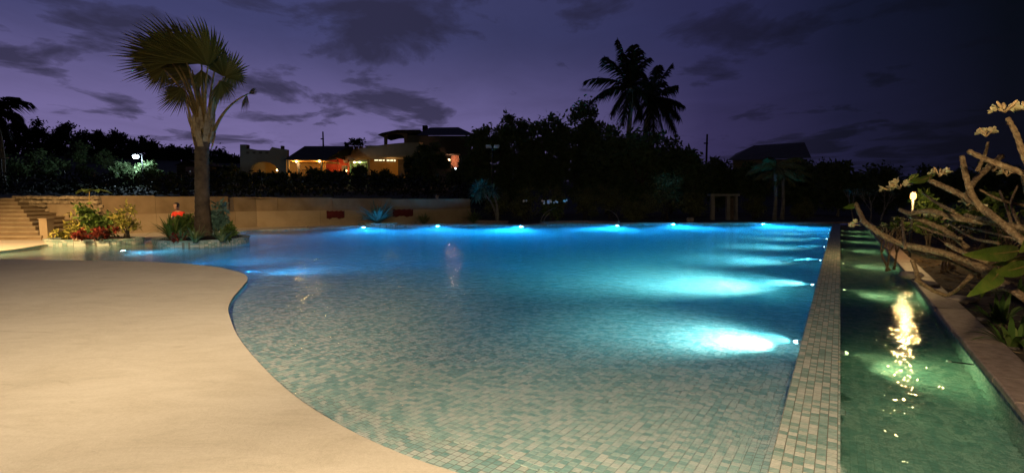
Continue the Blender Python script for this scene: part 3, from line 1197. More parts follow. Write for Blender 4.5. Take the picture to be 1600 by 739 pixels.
sw = thing('stone_wall', 'buff rubble stone wall beside the stairs', 'wall', (W0.x, W0.y, 0))
wall_panel(20, 160, -.1, 1.47, .3, -.07, 'core', M['mortar'], sw, 0)
wall_panel(74, 152, .0, 1.20, .1, .0, 'plaster_panel', M['plaster2'], sw)
rnd = random.Random(11)
rows = 9
for r in range(rows):
    z = .12 + r * .165
    px = 20 + rnd.uniform(0, 3)
    while px < 156:
        w = rnd.uniform(5.5, 11)
        if not (74 < px + w / 2 < 150 and z < 1.16):
            p, q = wall_pt(px, -.01), wall_pt(px + w, -.01)
            c = (p + q) / 2
            m = MB()
            m.rock((c.x, c.y, z + rnd.uniform(-.015, .015)), ((q - p).length * .92, .2 + rnd.uniform(0, .06), .15 * rnd.uniform(.85, 1.05)), math.atan2((q - p).y, (q - p).x), rnd, .13)
            m.build('stone', M['stone'], sw)
        px += w
stairs = thing('stone_stairs', 'sandstone stairs climbing beside the rubble wall', 'stairs', (-18, 17.3, 0))
ns = 10
for i in range(ns):
    Y0 = 17.33 + i * .34
    z1 = .045 + (i + 1) * .138
    xr = (62 - 37 * i / (ns - 1) - 800) * mpp(Y0)
    m = MB()
    m.box(((xr - 26) / 2, Y0 + 1.7, z1 - .03), (xr + 26, 3.4, .06))
    m.build('tread', M['step'], stairs)
    m = MB()
    m.box(((xr - 26) / 2 - .02, Y0 + 1.73, z1 - .06 - .045), (xr + 26 - .03, 3.4, .088))
    m.build('riser', M['plaster'], stairs)
p = atd(66, 372, 17.33)
m = MB()
m.box((p.x, 17.53, .39), (.27, .27, .70))
pl = thing('gate_pillar', 'short square cream pillar at the foot of the stairs', 'pillar', (p.x, 17.53, .045))
m.build('shaft', M['plaster2'], pl)
MB().box((p.x, 17.53, .755), (.31, .31, .03)).build('cap', M['plaster2'], pl)
rc = thing('red_smear', 'red sheet standing in for an unidentified smear on the wall, right of the strappy plant', 'cloth', tuple(wall_pt(628).to_3d()))  # thin sheet standing in for an unidentified red smear on the wall
p, q = wall_pt(613, .08), wall_pt(645, .08)
m = MB()
for i in range(13):
    a = p.lerp(q, i / 12)
    for k in range(4):
        off = .02 * math.sin(i * 1.7 + k)
        m.v.append(Vector((a.x, a.y - .02 + off, .80 - .12 * k + .02 * math.sin(i * 2.1) - (.03 * math.sin(i * .9) if k == 3 else 0))))
for i in range(12):
    for k in range(3):
        m.f.append((i * 4 + k, i * 4 + k + 1, i * 4 + k + 5, i * 4 + k + 4))
ro = m.build('sheet', M['redsmear'], rc, True)
sm = ro.modifiers.new('thickness', 'SOLIDIFY')
sm.thickness = .01
rc2 = thing('red_smear', 'second red sheet standing in for an unidentified smear on the wall, left of the strappy plant', 'cloth', tuple(wall_pt(523).to_3d()))
ro2 = ro.copy()
ro2.data = ro.data.copy()
C.objects.link(ro2)
ro2.parent = rc2
ro2.scale = (.8, .8, 1)
ro2.location = (0, 0, -.04)
tp = wall_pt(684, -.14)
tpot = thing('flower_pot', 'small terracotta pot on top of the retaining wall', 'pot', (tp.x, tp.y, ztop(673.5)))
MB().lathe((tp.x, tp.y, ztop(673.5)), [(0, 0), (.07, 0), (.10, .17), (.115, .17), (.115, .2), (.09, .2), (.085, .15), (0, .15)], 14).build('pot', M['terracotta'], tpot, True)

# ------------------------------------------------------------------ palm island and left planter
PX, PY = (315 - 800) * mpp(16.47), 16.47
isl = thing('round_planter', 'round mosaic planter island in the pool carrying the fan palm', 'planter', (PX, PY, 0))
MB().lathe((PX, PY, 0), [(1.34, -1.5), (1.34, .165), (1.37, .165), (1.37, .205), (1.16, .205), (1.16, .12)], 56).build('wall', M['tile'], isl)
m = MB()
for i in range(6):
    r_ = 1.18 * (1 - i / 6)
    m.v += [Vector((PX + r_ * math.cos(a * .2618), PY + r_ * math.sin(a * .2618), .13 + .16 * (i / 6) + .03 * noise.noise(Vector((i * 2.1, a, 0))))) for a in range(24)]
for i in range(5):
    m.f += [(i * 24 + a, i * 24 + (a + 1) % 24, i * 24 + 24 + (a + 1) % 24, i * 24 + 24 + a) for a in range(24)]
m.f.append(tuple(range(120, 144)))
m.build('soil', M['mulch'], isl, True)
P1X, P1Y = (146 - 800) * mpp(16.47), 16.47
pl1 = thing('oval_planter', 'low oval mosaic planter at the left pool bank', 'planter', (P1X, P1Y, 0))
MB().lathe((P1X, P1Y, 0), [(1.43, -1.0), (1.43, .14), (1.46, .14), (1.46, .18), (1.27, .18), (1.27, .1)], 48, 1, .46, .12).build('wall', M['tile'], pl1)
MB().lathe((P1X, P1Y, 0), [(1.3, .12), (.8, .2), (.3, .24), (0.0, .25)], 24, 1, .46, .12).build('soil', M['mulch'], pl1, True)

# fan palm
FPY = 16.53
fp = thing('fan_palm', 'tall windswept fan palm on the round island', 'palm tree', (PX, FPY, .2))
rnd = random.Random(3)
tr = [atd(317, 384, FPY)] + [atd(a, b, FPY) for a, b in ((317, 350), (316, 310), (315.5, 270), (315.5, 235), (317, 214))]
tr[0].z = .1
tl = smooth_line(tr, 9)
nn = len(tl)
prof = lambda t: .81 * (.37 - .10 * min(1, t * 3) - .02 * t + (.05 * max(0, (t - .85) / .15)))
rr = [prof(i / (nn - 1)) * (1 + .035 * (1 if i % 2 else -1)) for i in range(nn)]
MB().tube(tl, rr, 18).build('trunk', M['bark'], fp, True)
mb_ = MB()
top = atd(317, 214, FPY)
for i in range(30):                                    # old leaf bases round the top of the trunk
    a = i * 2.4
    h_ = rnd.uniform(-.35, .25)
    b = top + Vector((math.cos(a) * .21, math.sin(a) * .21, h_))
    out = Vector((math.cos(a), math.sin(a), 0))
    L = rnd.uniform(.45, .95)
    e = b + out * rnd.uniform(.08, .32) * L + Vector((0, 0, L))
    sd = Vector((-out.y, out.x, 0))
    o = MB()
    w0, w1 = .085, rnd.uniform(.02, .045)
    c = (b + e) / 2 + out * .02
    o.v = [b - sd * w0, b + sd * w0, b + sd * w0 + out * .04, b - sd * w0 + out * .04,
           c - sd * .055, c + sd * .055, c + sd * .055 + out * .035, c - sd * .055 + out * .035,
           e - sd * w1, e + sd * w1, e + sd * w1 + out * .012, e - sd * w1 + out * .012]
    o.f = [(0, 1, 5, 4), (1, 2, 6, 5), (2, 3, 7, 6), (3, 0, 4, 7), (4, 5, 9, 8), (5, 6, 10, 9), (6, 7, 11, 10), (7, 4, 8, 11), (8, 9, 10, 11), (0, 3, 2, 1)]
    o.build('leaf_base', M['boot'], fp)
WIND = Vector((-1, .1, .12))


def fan_frond(hub, aim, half, Lpx, dY, start, nseg=27, wind=.2, droop=.08, dead=False, face=(.1, -1, .25), sect=1.0):
    hubp = atd(*hub, FPY + dY)
    aimp = atd(*aim, FPY + dY * 1.3)
    st_ = atd(*start, FPY + dY * .25)
    m = MB()
    ctrl = (st_ + hubp) / 2 + Vector(((st_.x - hubp.x) * .18, 0, .25))
    P = bez(st_, ctrl, hubp, 8)
    m.tube(P, [.055 - .0042 * i for i in range(9)], 6)
    par = m.build('frond', M['petiole'], fp, True)
    m = MB()
    ax = (aimp - hubp).normalized()
    nr = Vector(face).normalized()
    nr = (nr - ax * nr.dot(ax)).normalized()
    sd = ax.cross(nr)
    L0 = Lpx * mpp(FPY)
    for i in range(nseg):
        f = -1 + 2 * i / (nseg - 1)
        a = R(half) * f
        d = (ax * math.cos(a) + sd * math.sin(a) - nr * .22 * abs(f)).normalized()
        L = L0 * (1 - .22 * f * f) * rnd.uniform(.9, 1.08)
        t_ = d.cross(nr).normalized()
        seg_w = 2 * R(half) / nseg * L * .52
        o = len(m.v)
        nst = 6
        bend = wind * rnd.uniform(.8, 1.2)
        for k in range(nst + 1):
            u = .03 + .97 * k / nst
            c = hubp + d * L * u + WIND * bend * L * u ** 2.2 - Vector((0, 0, droop * L * rnd.uniform(.9, 1.1))) * u ** 2.5
            w = seg_w * min(u / .5, 1) * (1 if u < .66 else max(.04, 1 - (u - .66) / .34)) * sect * .62
            m.v += [c - t_ * w, c + nr * w * .55, c + t_ * w]
        for k in range(nst):
            b = o + 3 * k
            m.f += [(b, b + 1, b + 4, b + 3), (b + 1, b + 2, b + 5, b + 4)]
    m.build('blade', M['deadfan' if dead else 'fan'], par)


for args in [
    ((268, 97), (196, 54), 54, 84, .1, (316, 207)),
    ((292, 99), (236, 32), 50, 88, -.25, (317, 205)),
    ((325, 104), (296, 30), 56, 78, -.45, (321, 206)),
    ((350, 121), (364, 84), 76, 52, .15, (327, 206)),
    ((286, 138), (262, 164), 60, 42, -.1, (312, 208)),
    ((300, 110), (240, 104), 42, 66, .4, (315, 207)),
    ((335, 112), (332, 52), 46, 64, .55, (324, 206)),
    ((315, 100), (262, 48), 42, 80, .5, (318, 205)),
    ((344, 126), (354, 152), 56, 36, -.2, (324, 208)),
    ((306, 118), (262, 134), 42, 54, .35, (318, 208)),
    ((280, 104), (210, 72), 42, 80, .45, (315, 206)),
    ((256, 108), (238, 138), 55, 38, .2, (314, 207)),
    ((314, 110), (318, 148), 55, 34, -.1, (320, 206)),
    ((362, 112), (372, 142), 60, 30, .3, (327, 206)),
]:
    fan_frond(*args)
fan_frond((388, 147), (404, 136), 32, 17, .0, (335, 204), 14, .0, .1, True)
fan_frond((386, 148), (378, 172), 26, 22, .05, (334, 206), 12, .0, .3, True)

# plants on the island
strap('strap_leaf_plant', 'dark strappy plant on the left side of the palm island', 268, 15.87, .17, 1.0, 60, .07, 'green', 21)
strap('strap_leaf_plant', 'pale edged strappy plant in front of the palm trunk', 303, 15.13, .17, .62, 55, .055, 'strap', 22)
strap('strap_leaf_plant', 'low strappy plant at the right rim of the island', 345, 15.47, .17, .62, 60, .055, 'strap', 23)
strap('strap_leaf_plant', 'short strappy plant at the front left rim of the island', 280, 15.2, .17, .6, 50, .05, 'strap', 24)
bush('croton_shrub', 'tall upright croton with yellow tips right of the palm trunk', 336, 16.93, 312, 34, .2, 'bluegreen', 420, .26, seed=25, asp=3.2)
bush('croton_shrub', 'bushy dark croton behind the palm trunk on its left', 292, 17.2, 328, 52, .2, 'green', 600, .2, seed=26, asp=2.6)
bush('red_shrub', 'low dark red shrub at the left foot of the palm', 276, 15.13, 366, 34, .17, 'redleaf', 350, .10, seed=27)
bush('low_shrub', 'low green cover plant at the right foot of the palm', 356, 15.87, 350, 38, .17, 'green', 420, .16, seed=28, asp=3)
# plants in the left planter
bush('croton_shrub', 'dense green croton in the middle of the left planter', 150, 16.4, 318, 66, .2, 'green', 1000, .17, seed=31, asp=2.4)
bush('croton_shrub', 'loose yellow leaved croton at the right end of the left planter', 196, 16.4, 316, 52, .2, 'yellow', 420, .16, seed=32, asp=3)
bush('croton_shrub', 'low lime yellow croton at the left end of the left planter', 102, 16.13, 352, 44, .15, 'yellow', 330, .15, seed=33, asp=3)
bush('yellow_shrub', 'pale yellow shrub leaning over the left planter', 122, 16.53, 330, 40, .2, 'yellow', 220, .16, seed=34, asp=3)
bush('red_shrub', 'wide dark red shrub covering the front of the left planter', 152, 15.8, 352, 88, .17, 'redleaf', 1300, .10, seed=35)
# tall taro leaf over the wall
tx = atd(140, 300, 17.33)
ta = thing('taro_plant', 'tall plant with broad drooping leaves rising above the wall', 'plant', (tx.x, 17.07, .2))
rnd = random.Random(8)
m = MB()
m.tube(bez((P1X - .05, 16.67, .2), (tx.x + .1, 17.07, 1.0), (tx.x, 17.33, tx.z), 8), [.03, .028, .026, .024, .022, .02, .018, .016, .014], 6)
m.build('stem', M['petiole'], ta, True)
for a, b, dd in ((-1, .0, .5), (.9, .25, .75), (.2, -.5, .55), (-.6, .5, .5), (.6, -.3, .6)):
    m = MB()
    blade(m, tx.copy() + Vector((0, 0, .02)), Vector((a, b, .25)), dd, .34, .45, rnd, n=7)
    m.build('leaf', M['green'], ta, True)
m = MB()
rk = thing('garden_rock', 'pale rock beside the lime croton in the left planter', 'rock', (atd(122, 376, 15.87).x, 15.87, .15))
m.rock((rk.location.x, 15.87, .19), (.26, .2, .13), .3, rnd).build('stone', M['rock'], rk, True)

# ------------------------------------------------------------------ person in red behind the island
pz = atd(281, 324, 18.93)
per = thing('person', 'person in a red shirt sitting with head bent over a phone', 'person', (pz.x, 18.93, .045))
bx0, by0 = pz.x, 18.93


def skinned(name, joints, edges, mt, root=0, sub=2):
    me = bpy.data.meshes.new(name)
    off = Vector(per.location)
    me.from_pydata([tuple(Vector(j[:3]) + Vector((bx0, by0, 0)) - off) for j in joints], edges, [])
    o = bpy.data.objects.new(name, me)
    C.objects.link(o)
    o.parent = per
    sk = o.modifiers.new('skin', 'SKIN')
    for i, v in enumerate(me.skin_vertices[0].data):
        v.radius = (joints[i][3], joints[i][3])
        v.use_root = i == root
    o.modifiers.new('sub', 'SUBSURF').levels = sub
    o.modifiers['sub'].render_levels = sub
    me.materials.append(mt)
    return o


hz0 = .50
J = [(0, 0, hz0, .12), (0, -.03, .72, .115), (0, -.07, .90, .12), (0, -.11, 1.0, .055), (0, -.15, 1.07, .05),
     (.17, -.08, .90, .055), (.23, -.16, .68, .042), (.07, -.32, .68, .032), (.03, -.38, .70, .03),
     (-.17, -.08, .90, .055), (-.23, -.16, .68, .042), (-.07, -.32, .68, .032), (-.03, -.38, .70, .03),
     (.11, -.42, hz0 - .01, .07), (.12, -.44, .10, .045), (.12, -.60, .075, .035),
     (-.11, -.42, hz0 - .01, .07), (-.12, -.44, .10, .045), (-.12, -.60, .075, .035)]
E = [(0, 1), (1, 2), (2, 3), (3, 4), (2, 5), (5, 6), (6, 7), (7, 8), (2, 9), (9, 10), (10, 11), (11, 12), (0, 13), (13, 14), (14, 15), (0, 16), (16, 17), (17, 18)]
skinned('body', J, E, M['skin'])
skinned('shirt', [(0, .0, .50, .135), (0, -.03, .72, .13), (0, -.07, .90, .135), (0, -.10, .965, .07), (.17, -.08, .90, .068), (.215, -.13, .77, .058), (-.17, -.08, .90, .068), (-.215, -.13, .77, .058)],
        [(0, 1), (1, 2), (2, 3), (2, 4), (4, 5), (2, 6), (6, 7)], M['shirt'])
skinned('shorts', [(0, 0, .49, .135), (.11, -.22, .49, .088), (.11, -.36, .49, .082), (-.11, -.22, .49, .088), (-.11, -.36, .49, .082)], [(0, 1), (1, 2), (0, 3), (3, 4)], M['denim'])
hc = Vector((bx0, by0 - .20, 1.15))
m = MB()
m.lathe(hc, [(0, -.125), (.04, -.12), (.062, -.085), (.078, -.03), (.084, .03), (.078, .075), (.05, .108), (0, .118)], 16, 1, 1.12)
m.add([hc + Vector(v) for v in ((-.012, -.085, .02), (.012, -.085, .02), (0, -.118, -.025), (-.018, -.088, -.035), (.018, -.088, -.035))], ((0, 1, 2), (0, 2, 3), (1, 4, 2), (3, 2, 4)))
for sg in (-1, 1):
    m.lathe(hc + Vector((sg * .084, .01, 0)), [(0, -.03), (.014, -.015), (.016, .01), (0, .032)], 8)
m.build('head', M['skin'], per, True)
m = MB()
m.lathe(hc + Vector((0, .012, .014)), [(.088, -.05), (.093, .02), (.086, .075), (.055, .113), (0, .122)], 16, 1, 1.1)
m.build('hair', M['hair'], per, True)
ph = thing('phone', 'small dark phone held by the person in red', 'phone', (bx0, by0 - .42, .72))
MB().box((bx0, by0 - .42, .73), (.075, .012, .15), M=Matrix.Rotation(-.6, 3, 'X')).build('case', M['black'], ph)
bn = thing('bench', 'low timber bench under the person in red', 'bench', (bx0, by0 + .05, .045))
MB().box((bx0, by0 + .03, .36), (1.1, .36, .05)).build('seat', M['wood'], bn)
for sg in (-1, 1):
    MB().box((bx0 + sg * .45, by0 + .03, .19), (.07, .3, .288)).build('leg', M['wood'], bn)
# ------------------------------------------------------------------ houses on the rise
def slab_px(mb, poly, Y, dep, dY=0.0):
    """extrude an upright outline (photo pixels, at distance Y) backwards by dep"""
    n = len(poly)
    fr = [atd(x, y, Y) for x, y in poly]
    bk = [p + Vector((0, dep, 0)) for p in fr]
    tris = tessellate_polygon([[Vector((p[0], p[1], 0)) for p in poly]])
    fs = []
    for t in tris:
        a, b, c = (fr[i] for i in t)
        tt = t if (b - a).cross(c - a).y < 0 else t[::-1]
        fs.append(tuple(tt))
        fs.append(tuple(i + n for i in tt[::-1]))
    for i in range(n):
        j = (i + 1) % n
        fs.append((i, j, j + n, i + n))
    mb.add(fr + bk, fs)
    return mb


def rect(x0, y0, x1, y1):
    return [(x0, y0), (x1, y0), (x1, y1), (x0, y1)]


def bx_px(par, name, mt, x0, y0, x1, y1, Y, dep):
    return slab_px(MB(), rect(x0, y0, x1, y1), Y, dep).build(name, M[mt] if isinstance(mt, str) else mt, par)


def root(name, label, cat, px, Y, group=None):
    return thing(name, label, cat, ((px - 800) * mpp(Y), Y, hz(px, Y)), group)


# pale house with an arched porch
h = root('arched_house', 'pale plastered house with an arched porch lit orange inside', 'house', 410, 64)
arch = [(375, 276), (375, 236), (388, 232), (402, 234.5), (421, 235), (425, 230), (436, 232), (449, 234), (449, 276), (435, 276), (434, 266), (430, 259), (422, 254.5), (411, 252.5), (401, 254), (395, 258), (392, 264), (391, 276)]
slab_px(MB(), arch, 64, .5).build('front_wall', M['grey'], h)
bx_px(h, 'chimney', 'grey', 375, 226, 385, 237, 64.8, .8)
bx_px(h, 'chimney', 'roof', 438.5, 228, 442, 236, 66.67, .5)
for x in (384.5, 394.5, 404.5, 414.5):
    bx_px(h, 'vent', 'roof', x, 237, x + 4.5, 240.5, 63.95, .05)
bx_px(h, 'back_wall', 'orange', 388, 246, 440, 280, 68.67, .2)
bx_px(h, 'ceiling', 'orange', 386, 250.6, 440, 251.6, 64.8, 3.8)
bx_px(h, 'porch_floor', 'step', 386, 276, 440, 277, 64.27, 4.4)
p = atd(433.4, 266, 64.53)
MB().lathe(p, [(0, -.14), (.12, -.06), (.12, .08), (0, .14)], 10).build('lantern', GL['bulb'], h)
lamp('lantern_light', 'POINT', atd(430, 262, 65.2), 70, (1, .58, .2), .1, parent=h)
# pavilion with a hipped roof
h = root('pavilion', 'open pavilion with a dark hipped roof and two amber bulbs', 'pavilion', 476, 56)
m = MB()
ev = [atd(443, 250, 54.93), atd(508, 250, 54.93), atd(566, 240, 64), atd(470, 240, 64)]
rg = [atd(476, 228.5, 59.47), atd(545, 228.5, 59.47)]
m.add(ev + rg, ((0, 1, 5, 4), (1, 2, 5), (2, 3, 4, 5), (3, 0, 4), (3, 2, 1, 0)))
m.build('roof', M['roof'], h)
bx_px(h, 'back_wall', 'orange', 447, 247, 508, 280, 61.33, .2)
bx_px(h, 'ceiling', 'orange', 449, 250.2, 503, 251, 55.47, 5.8)
bx_px(h, 'floor', 'step', 449, 275.5, 504, 277, 55.47, 5.8)
for x in (449, 501):
    bx_px(h, 'post', 'cream', x, 250.8, x + 2.2, 276, 55.47, .18)
for k, (x, y) in enumerate(((463, 252.6), (499, 252.2))):
    p = atd(x, y, 55.33)
    o = MB().lathe(p, [(0, -.12), (.085, -.07), (.11, 0), (.07, .08), (0, .11)], 10).build('bulb', GL['bulb'], h, True)
    lamp('bulb_light', 'POINT', atd(x, y + 2, 56.8), 190, (1, .52, .13), .1, parent=h)
pe = thing('person', 'dark figure standing inside the lit pavilion', 'person', (atd(467, 270, 57.33).x, 57.33, atd(467, 275.5, 57.33).z))
q = Vector(pe.location)
m = MB()
m.lathe(q, [(.0, 0), (.12, .02), (.15, .5), (.17, .85), (.21, 1.2), (.2, 1.38), (.07, 1.47), (.06, 1.52), (.1, 1.58), (.11, 1.66), (.08, 1.76), (0, 1.78)], 12, 1, .65)
m.build('body', M['denim'], pe, True)
tb = thing('table', 'dark dining table inside the lit pavilion', 'table', (atd(485, 272, 57.33).x, 57.33, atd(485, 275.5, 57.33).z))
q = Vector(tb.location)
MB().box(q + Vector((0, 0, .74)), (1.6, .8, .05)).build('tabletop', M['wood'], tb)
for sx in (-.7, .7):
    for sy in (-.32, .32):
        MB().box(q + Vector((sx, sy, .358)), (.07, .07, .715)).build('leg', M['wood'], tb)
# red room with an awning
h = root('red_house', 'small red walled house with a pale awning, lit inside', 'house', 525, 61.33)
bx_px(h, 'back_wall', 'red', 503, 240, 546, 280, 65.33, .2)
bx_px(h, 'floor', 'step', 503, 272, 546, 273.5, 61.33, 4)
slab_px(MB(), [(503, 242), (526, 247.5), (526, 250), (503, 251)], 60.8, .08).build('awning', M['plaster2'], h)
slab_px(MB(), [(500, 229), (566, 236), (566, 249), (540, 250.5), (500, 241)], 62.13, 2.2).build('roof', M['roof'], h)
for x in (504, 526, 543):
    bx_px(h, 'post', 'red', x, 249.5, x + 2, 273, 61.47, .15)
bx_px(h, 'cabinet', 'wood', 534, 259, 541, 272, 64, .5)
lamp('room_light', 'POINT', atd(522, 256, 63.2), 90, (1, .42, .16), .12, parent=h)
p = atd(541, 267, 61.33)
MB().lathe(p, [(0, -.1), (.09, -.05), (.09, .05), (0, .1)], 8).build('lantern', GL['bulb'], h)
# main villa with curved balcony
h = root('curved_villa', 'large cream villa with a curved balcony and a mint lit room', 'house', 600, 56)
arc = [(538, 62.67), (552, 60.53), (566, 58.4), (582, 56.27), (600, 54.4), (618, 52.93), (636, 52), (656, 51.47)]
zb0, zb1 = 5.62, 6.62


def curve_wall(arc, z0, z1, th, dy=0.0):
    m = MB()
    pts = [Vector(((x - 800) * mpp(Y), Y + dy)) for x, Y in arc]
    pts = [Vector((p.x, p.y)) for p in smooth_line([Vector((p.x, p.y, 0)) for p in pts], 4)]
    back = [p + Vector((.35, th)) for p in pts]
    m.prism([p[:] for p in pts] + [p[:] for p in back[::-1]], z0, z1)
    return m


curve_wall(arc, zb0, zb1, .3).build('balcony_wall', M['cream'], h)
curve_wall(arc, zb1 + .002, zb1 + .09, .42, -.06).build('balcony_rail', M['plaster2'], h)
curve_wall(arc, zb0 - .22, zb0 - .002, 6, .2).build('balcony_slab', M['cream'], h)
# wall under the balcony
slab_px(MB(), [(574, 246), (600, 243), (655, 240), (655, 282), (574, 282)], 57.87, .3).build('ground_floor_wall', M['orange'], h)
for (x0, y0, x1, y1) in ((584.5, 242.6, 591, 245.4), (585, 248.2, 590.5, 251.4), (591.8, 248.4, 596.8, 251.6), (598, 248.6, 601, 251.6), (604, 243.8, 607.5, 246), (609.8, 244, 614.5, 246.4), (604.2, 248.8, 608.6, 252), (609.8, 248.8, 614.4, 252), (615.6, 249.6, 618, 252.4)):
    w_ = bx_px(h, 'window', 'wood', x0 - .5, y0 - .5, x1 + .5, y1 + .5, 57.81, .06)
    bx_px(w_, 'pane', GL['window'], x0, y0, x1, y1, 57.77, .04)
bx_px(h, 'door', 'wood', 622, 250, 634, 275, 57.8, .06)
bx_px(h, 'column', 'cream', 574.5, 247, 577, 282, 57.2, .3)
lamp('porch_light', 'POINT', atd(612, 256, 55.47), 34, (1, .55, .2), .15, parent=h)
# mint room
bx_px(h, 'back_wall', 'mint', 545, 246, 580, 284, 65.87, .2)
bx_px(h, 'side_wall', 'mint', 574.2, 247, 575.4, 284, 60.53, 5.3)
bx_px(h, 'room_floor', 'step', 546, 276, 576, 277.5, 60.8, 5)
bx_px(h, 'column', 'mint', 549, 250, 551, 277, 60.27, .25)
bx_px(h, 'shelf', 'wood', 565, 256, 572, 266, 65.07, .4)
lamp('room_light', 'POINT', atd(562, 254, 62.67), 330, (.62, 1, .42), .15, parent=h)
p = atd(554, 253.5, 61.33)
MB().lathe(p, [(0, -.12), (.14, -.1), (.12, .1), (0, .12)], 10).build('lamp_shade', GL['bulb'], h)
# roof terrace pergola of the villa
slab_px(MB(), [(590, 211), (596, 208), (620, 203), (656, 203), (656, 207.4), (624, 207), (606, 208.4), (592, 211.8)], 55.2, 5.5).build('terrace_roof', M['roof'], h)
slab_px(MB(), [(600, 226), (600, 208.8), (636, 207.4), (636, 226), (631.5, 226), (631, 214), (627, 210.8), (617, 209.4), (608, 210.2), (604.4, 213), (604, 226)], 55.87, .4).build('terrace_arch', M['roof2'], h)
slab_px(MB(), [(634, 207.5), (656, 207.5), (656, 228), (634, 228)], 58, .3).build('terrace_wall', M['roof2'], h)
bx_px(h, 'terrace_slab', 'cream', 570, 227.6, 656, 229.4, 56.8, 6.5)
h = root('hipped_house', 'dark house with a broad hipped roof beside the villa, mostly behind trees', 'house', 695, 54.67)
m = MB()
ev = [atd(650, 212, 53.33), atd(742, 212, 53.33), atd(736, 208, 66.67), atd(655, 208, 66.67)]
rg = [atd(672, 199.5, 60), atd(716, 199, 60)]
m.add(ev + rg, ((0, 1, 5, 4), (1, 2, 5), (2, 3, 4, 5), (3, 0, 4), (3, 2, 1, 0)))
m.build('roof', M['roof'], h)
bx_px(h, 'front_wall', 'grey', 656, 212.4, 736, 285, 54.67, .3)
bx_px(h, 'chimney', 'roof', 660, 196, 667, 206, 58.67, .8)
h2 = root('lit_porch', 'small porch with an orange pink curtain glowing between dark trees', 'porch', 708, 52.67)
slab_px(MB(), [(697, 240), (699, 238.6), (718, 238.6), (718, 241), (697, 241.6)], 51.2, 2).build('roof', M['roof'], h2)
m = MB()
for i in range(17):
    x = 705 + i * .75
    for y in (241.6, 252, 262):
        m.v.append(atd(x, y, 52.8) + Vector((0, .09 * math.sin(i * 1.9), 0)))
for i in range(16):
    for k in range(2):
        a = i * 3 + k
        m.f.append((a, a + 1, a + 4, a + 3))
m.build('curtain', surf('pink_curtain', [(.55, .28, .2), (.65, .36, .26)], 3, .9), h2, True)
p = atd(701.5, 250, 51.73)
MB().lathe(p, [(0, -.1), (.1, -.06), (.1, .06), (0, .1)], 10).build('lantern', GL['bulb'], h2, True)
lamp('lantern_light', 'POINT', atd(703, 248, 51.47), 60, (1, .5, .28), .1, parent=h2)
p = atd(711.5, 263.6, 51.33)
bl = thing('garden_lamp', 'small white lamp at the foot of the pink curtain', 'lamp', (p.x, p.y, p.z - .5))
MB().tube([p - Vector((0, 0, .6)), p - Vector((0, 0, .1))], .03, 6).build('stake', M['black'], bl)
MB().lathe(p, [(0, -.1), (.1, -.05), (.1, .05), (0, .1)], 8).build('globe', GL['cyanbulb'], bl, True)
for px, y, kind in ((549, 217, 0), (556.5, 219, 1), (564, 216, 2), (540.5, 224, 3)):
    Y = 63.33
    q = atd(px, 229, Y)
    t = thing('potted_plant', ['bushy potted plant on the villa roof, first from the left of three', 'small potted plant on the villa roof between two others', 'tall potted plant on the villa roof, right of the others', 'round potted shrub on the roof left of the curved balcony'][kind], 'potted plant', q, 'plants on the villa roof')
    MB().lathe(q, [(0, -.5), (.2, -.5), (.28, 0), (.2, 0), (0, -.03)], 10).build('pot', M['terracotta'], t)
    m = MB()
    r3 = random.Random(px)
    hh2 = (229 - y) * mpp(Y)
    fol(m, q + Vector((0, 0, hh2 * .6)), (.42, .42, hh2 * .45), 160, .3, r3, 8, .5)
    m.build('foliage', M['ridge'], t)
# right hand house
h = root('brown_roofed_house', 'house with a broad brown roof standing behind the trees on the right', 'house', 1200, 66.67)
m = MB()
ev = [atd(1136, 251, 61.33), atd(1268, 247, 61.33), atd(1262, 236, 77.33), atd(1150, 240, 77.33)]
rg = [atd(1178, 227.5, 68), atd(1257, 222.5, 68)]
m.add(ev + rg, ((0, 1, 5, 4), (1, 2, 5), (2, 3, 4, 5), (3, 0, 4), (3, 2, 1, 0)))
m.build('roof', M['roof2'], h)
bx_px(h, 'front_wall', 'cream', 1146, 249, 1260, 290, 63.33, .3)
bx_px(h, 'window', 'black', 1200, 258, 1216, 272, 63.27, .06)
# utility poles
for (px, y, Y, lb) in ((504.5, 206, 80, 'thin utility pole above the pavilion roof'), (1105, 210, 64, 'thin dark mast left of the brown roofed house')):
    q = atd(px, y, Y)
    t = thing('utility_pole', lb, 'pole', (q.x, Y, hz(px, Y)))
    MB().tube([(q.x, Y, hz(px, Y) - .2), q], [.16, .11], 8).build('pole', M['darkbark'], t)
    MB().box((q.x - .12, Y, q.z - 1.1), (.5, .12, .16)).build('bracket', M['black'], t)
# white flood lamp on the hillside
q = atd(212, 245, 50.67)
t = thing('street_lamp', 'bright white street lamp above lit bushes on the dark hillside', 'lamp', (q.x, 50.67, hz(212, 50.67)))
MB().tube([(q.x + .5, 50.87, hz(212, 50.67) - .2), (q.x + .5, 50.87, q.z + .25), (q.x + .1, 50.67, q.z + .3)], .05, 8).build('pole', M['black'], t)
MB().box(q + Vector((0, 0, .2)), (.5, .3, .08)).build('hood', M['black'], t)
MB().lathe(q, [(0, -.2), (.2, -.12), (.25, 0), (.2, .12), (0, .18)], 12).build('bulb', GL['cool'], t, True)
lamp('light', 'POINT', q + Vector((0, -.1, -.32)), 900, (.62, .85, 1), .12, parent=t)
# shed with a mauve door
h = root('garden_shed', 'small dark shed with a mauve door behind the fan palm', 'shed', 292, 48)
bx_px(h, 'wall', 'grey', 276, 258, 312, 292, 48, 3)
slab_px(MB(), [(272, 258), (294, 250), (316, 258)], 47.6, 3.6).build('roof', M['roof'], h)
d_ = bx_px(h, 'door', 'pink', 290, 261, 303, 282, 47.92, .05)
MB().lathe(atd(301.5, 272, 47.87), [(0, -.04), (.04, 0), (0, .04)], 8).build('handle', M['metal'], d_)
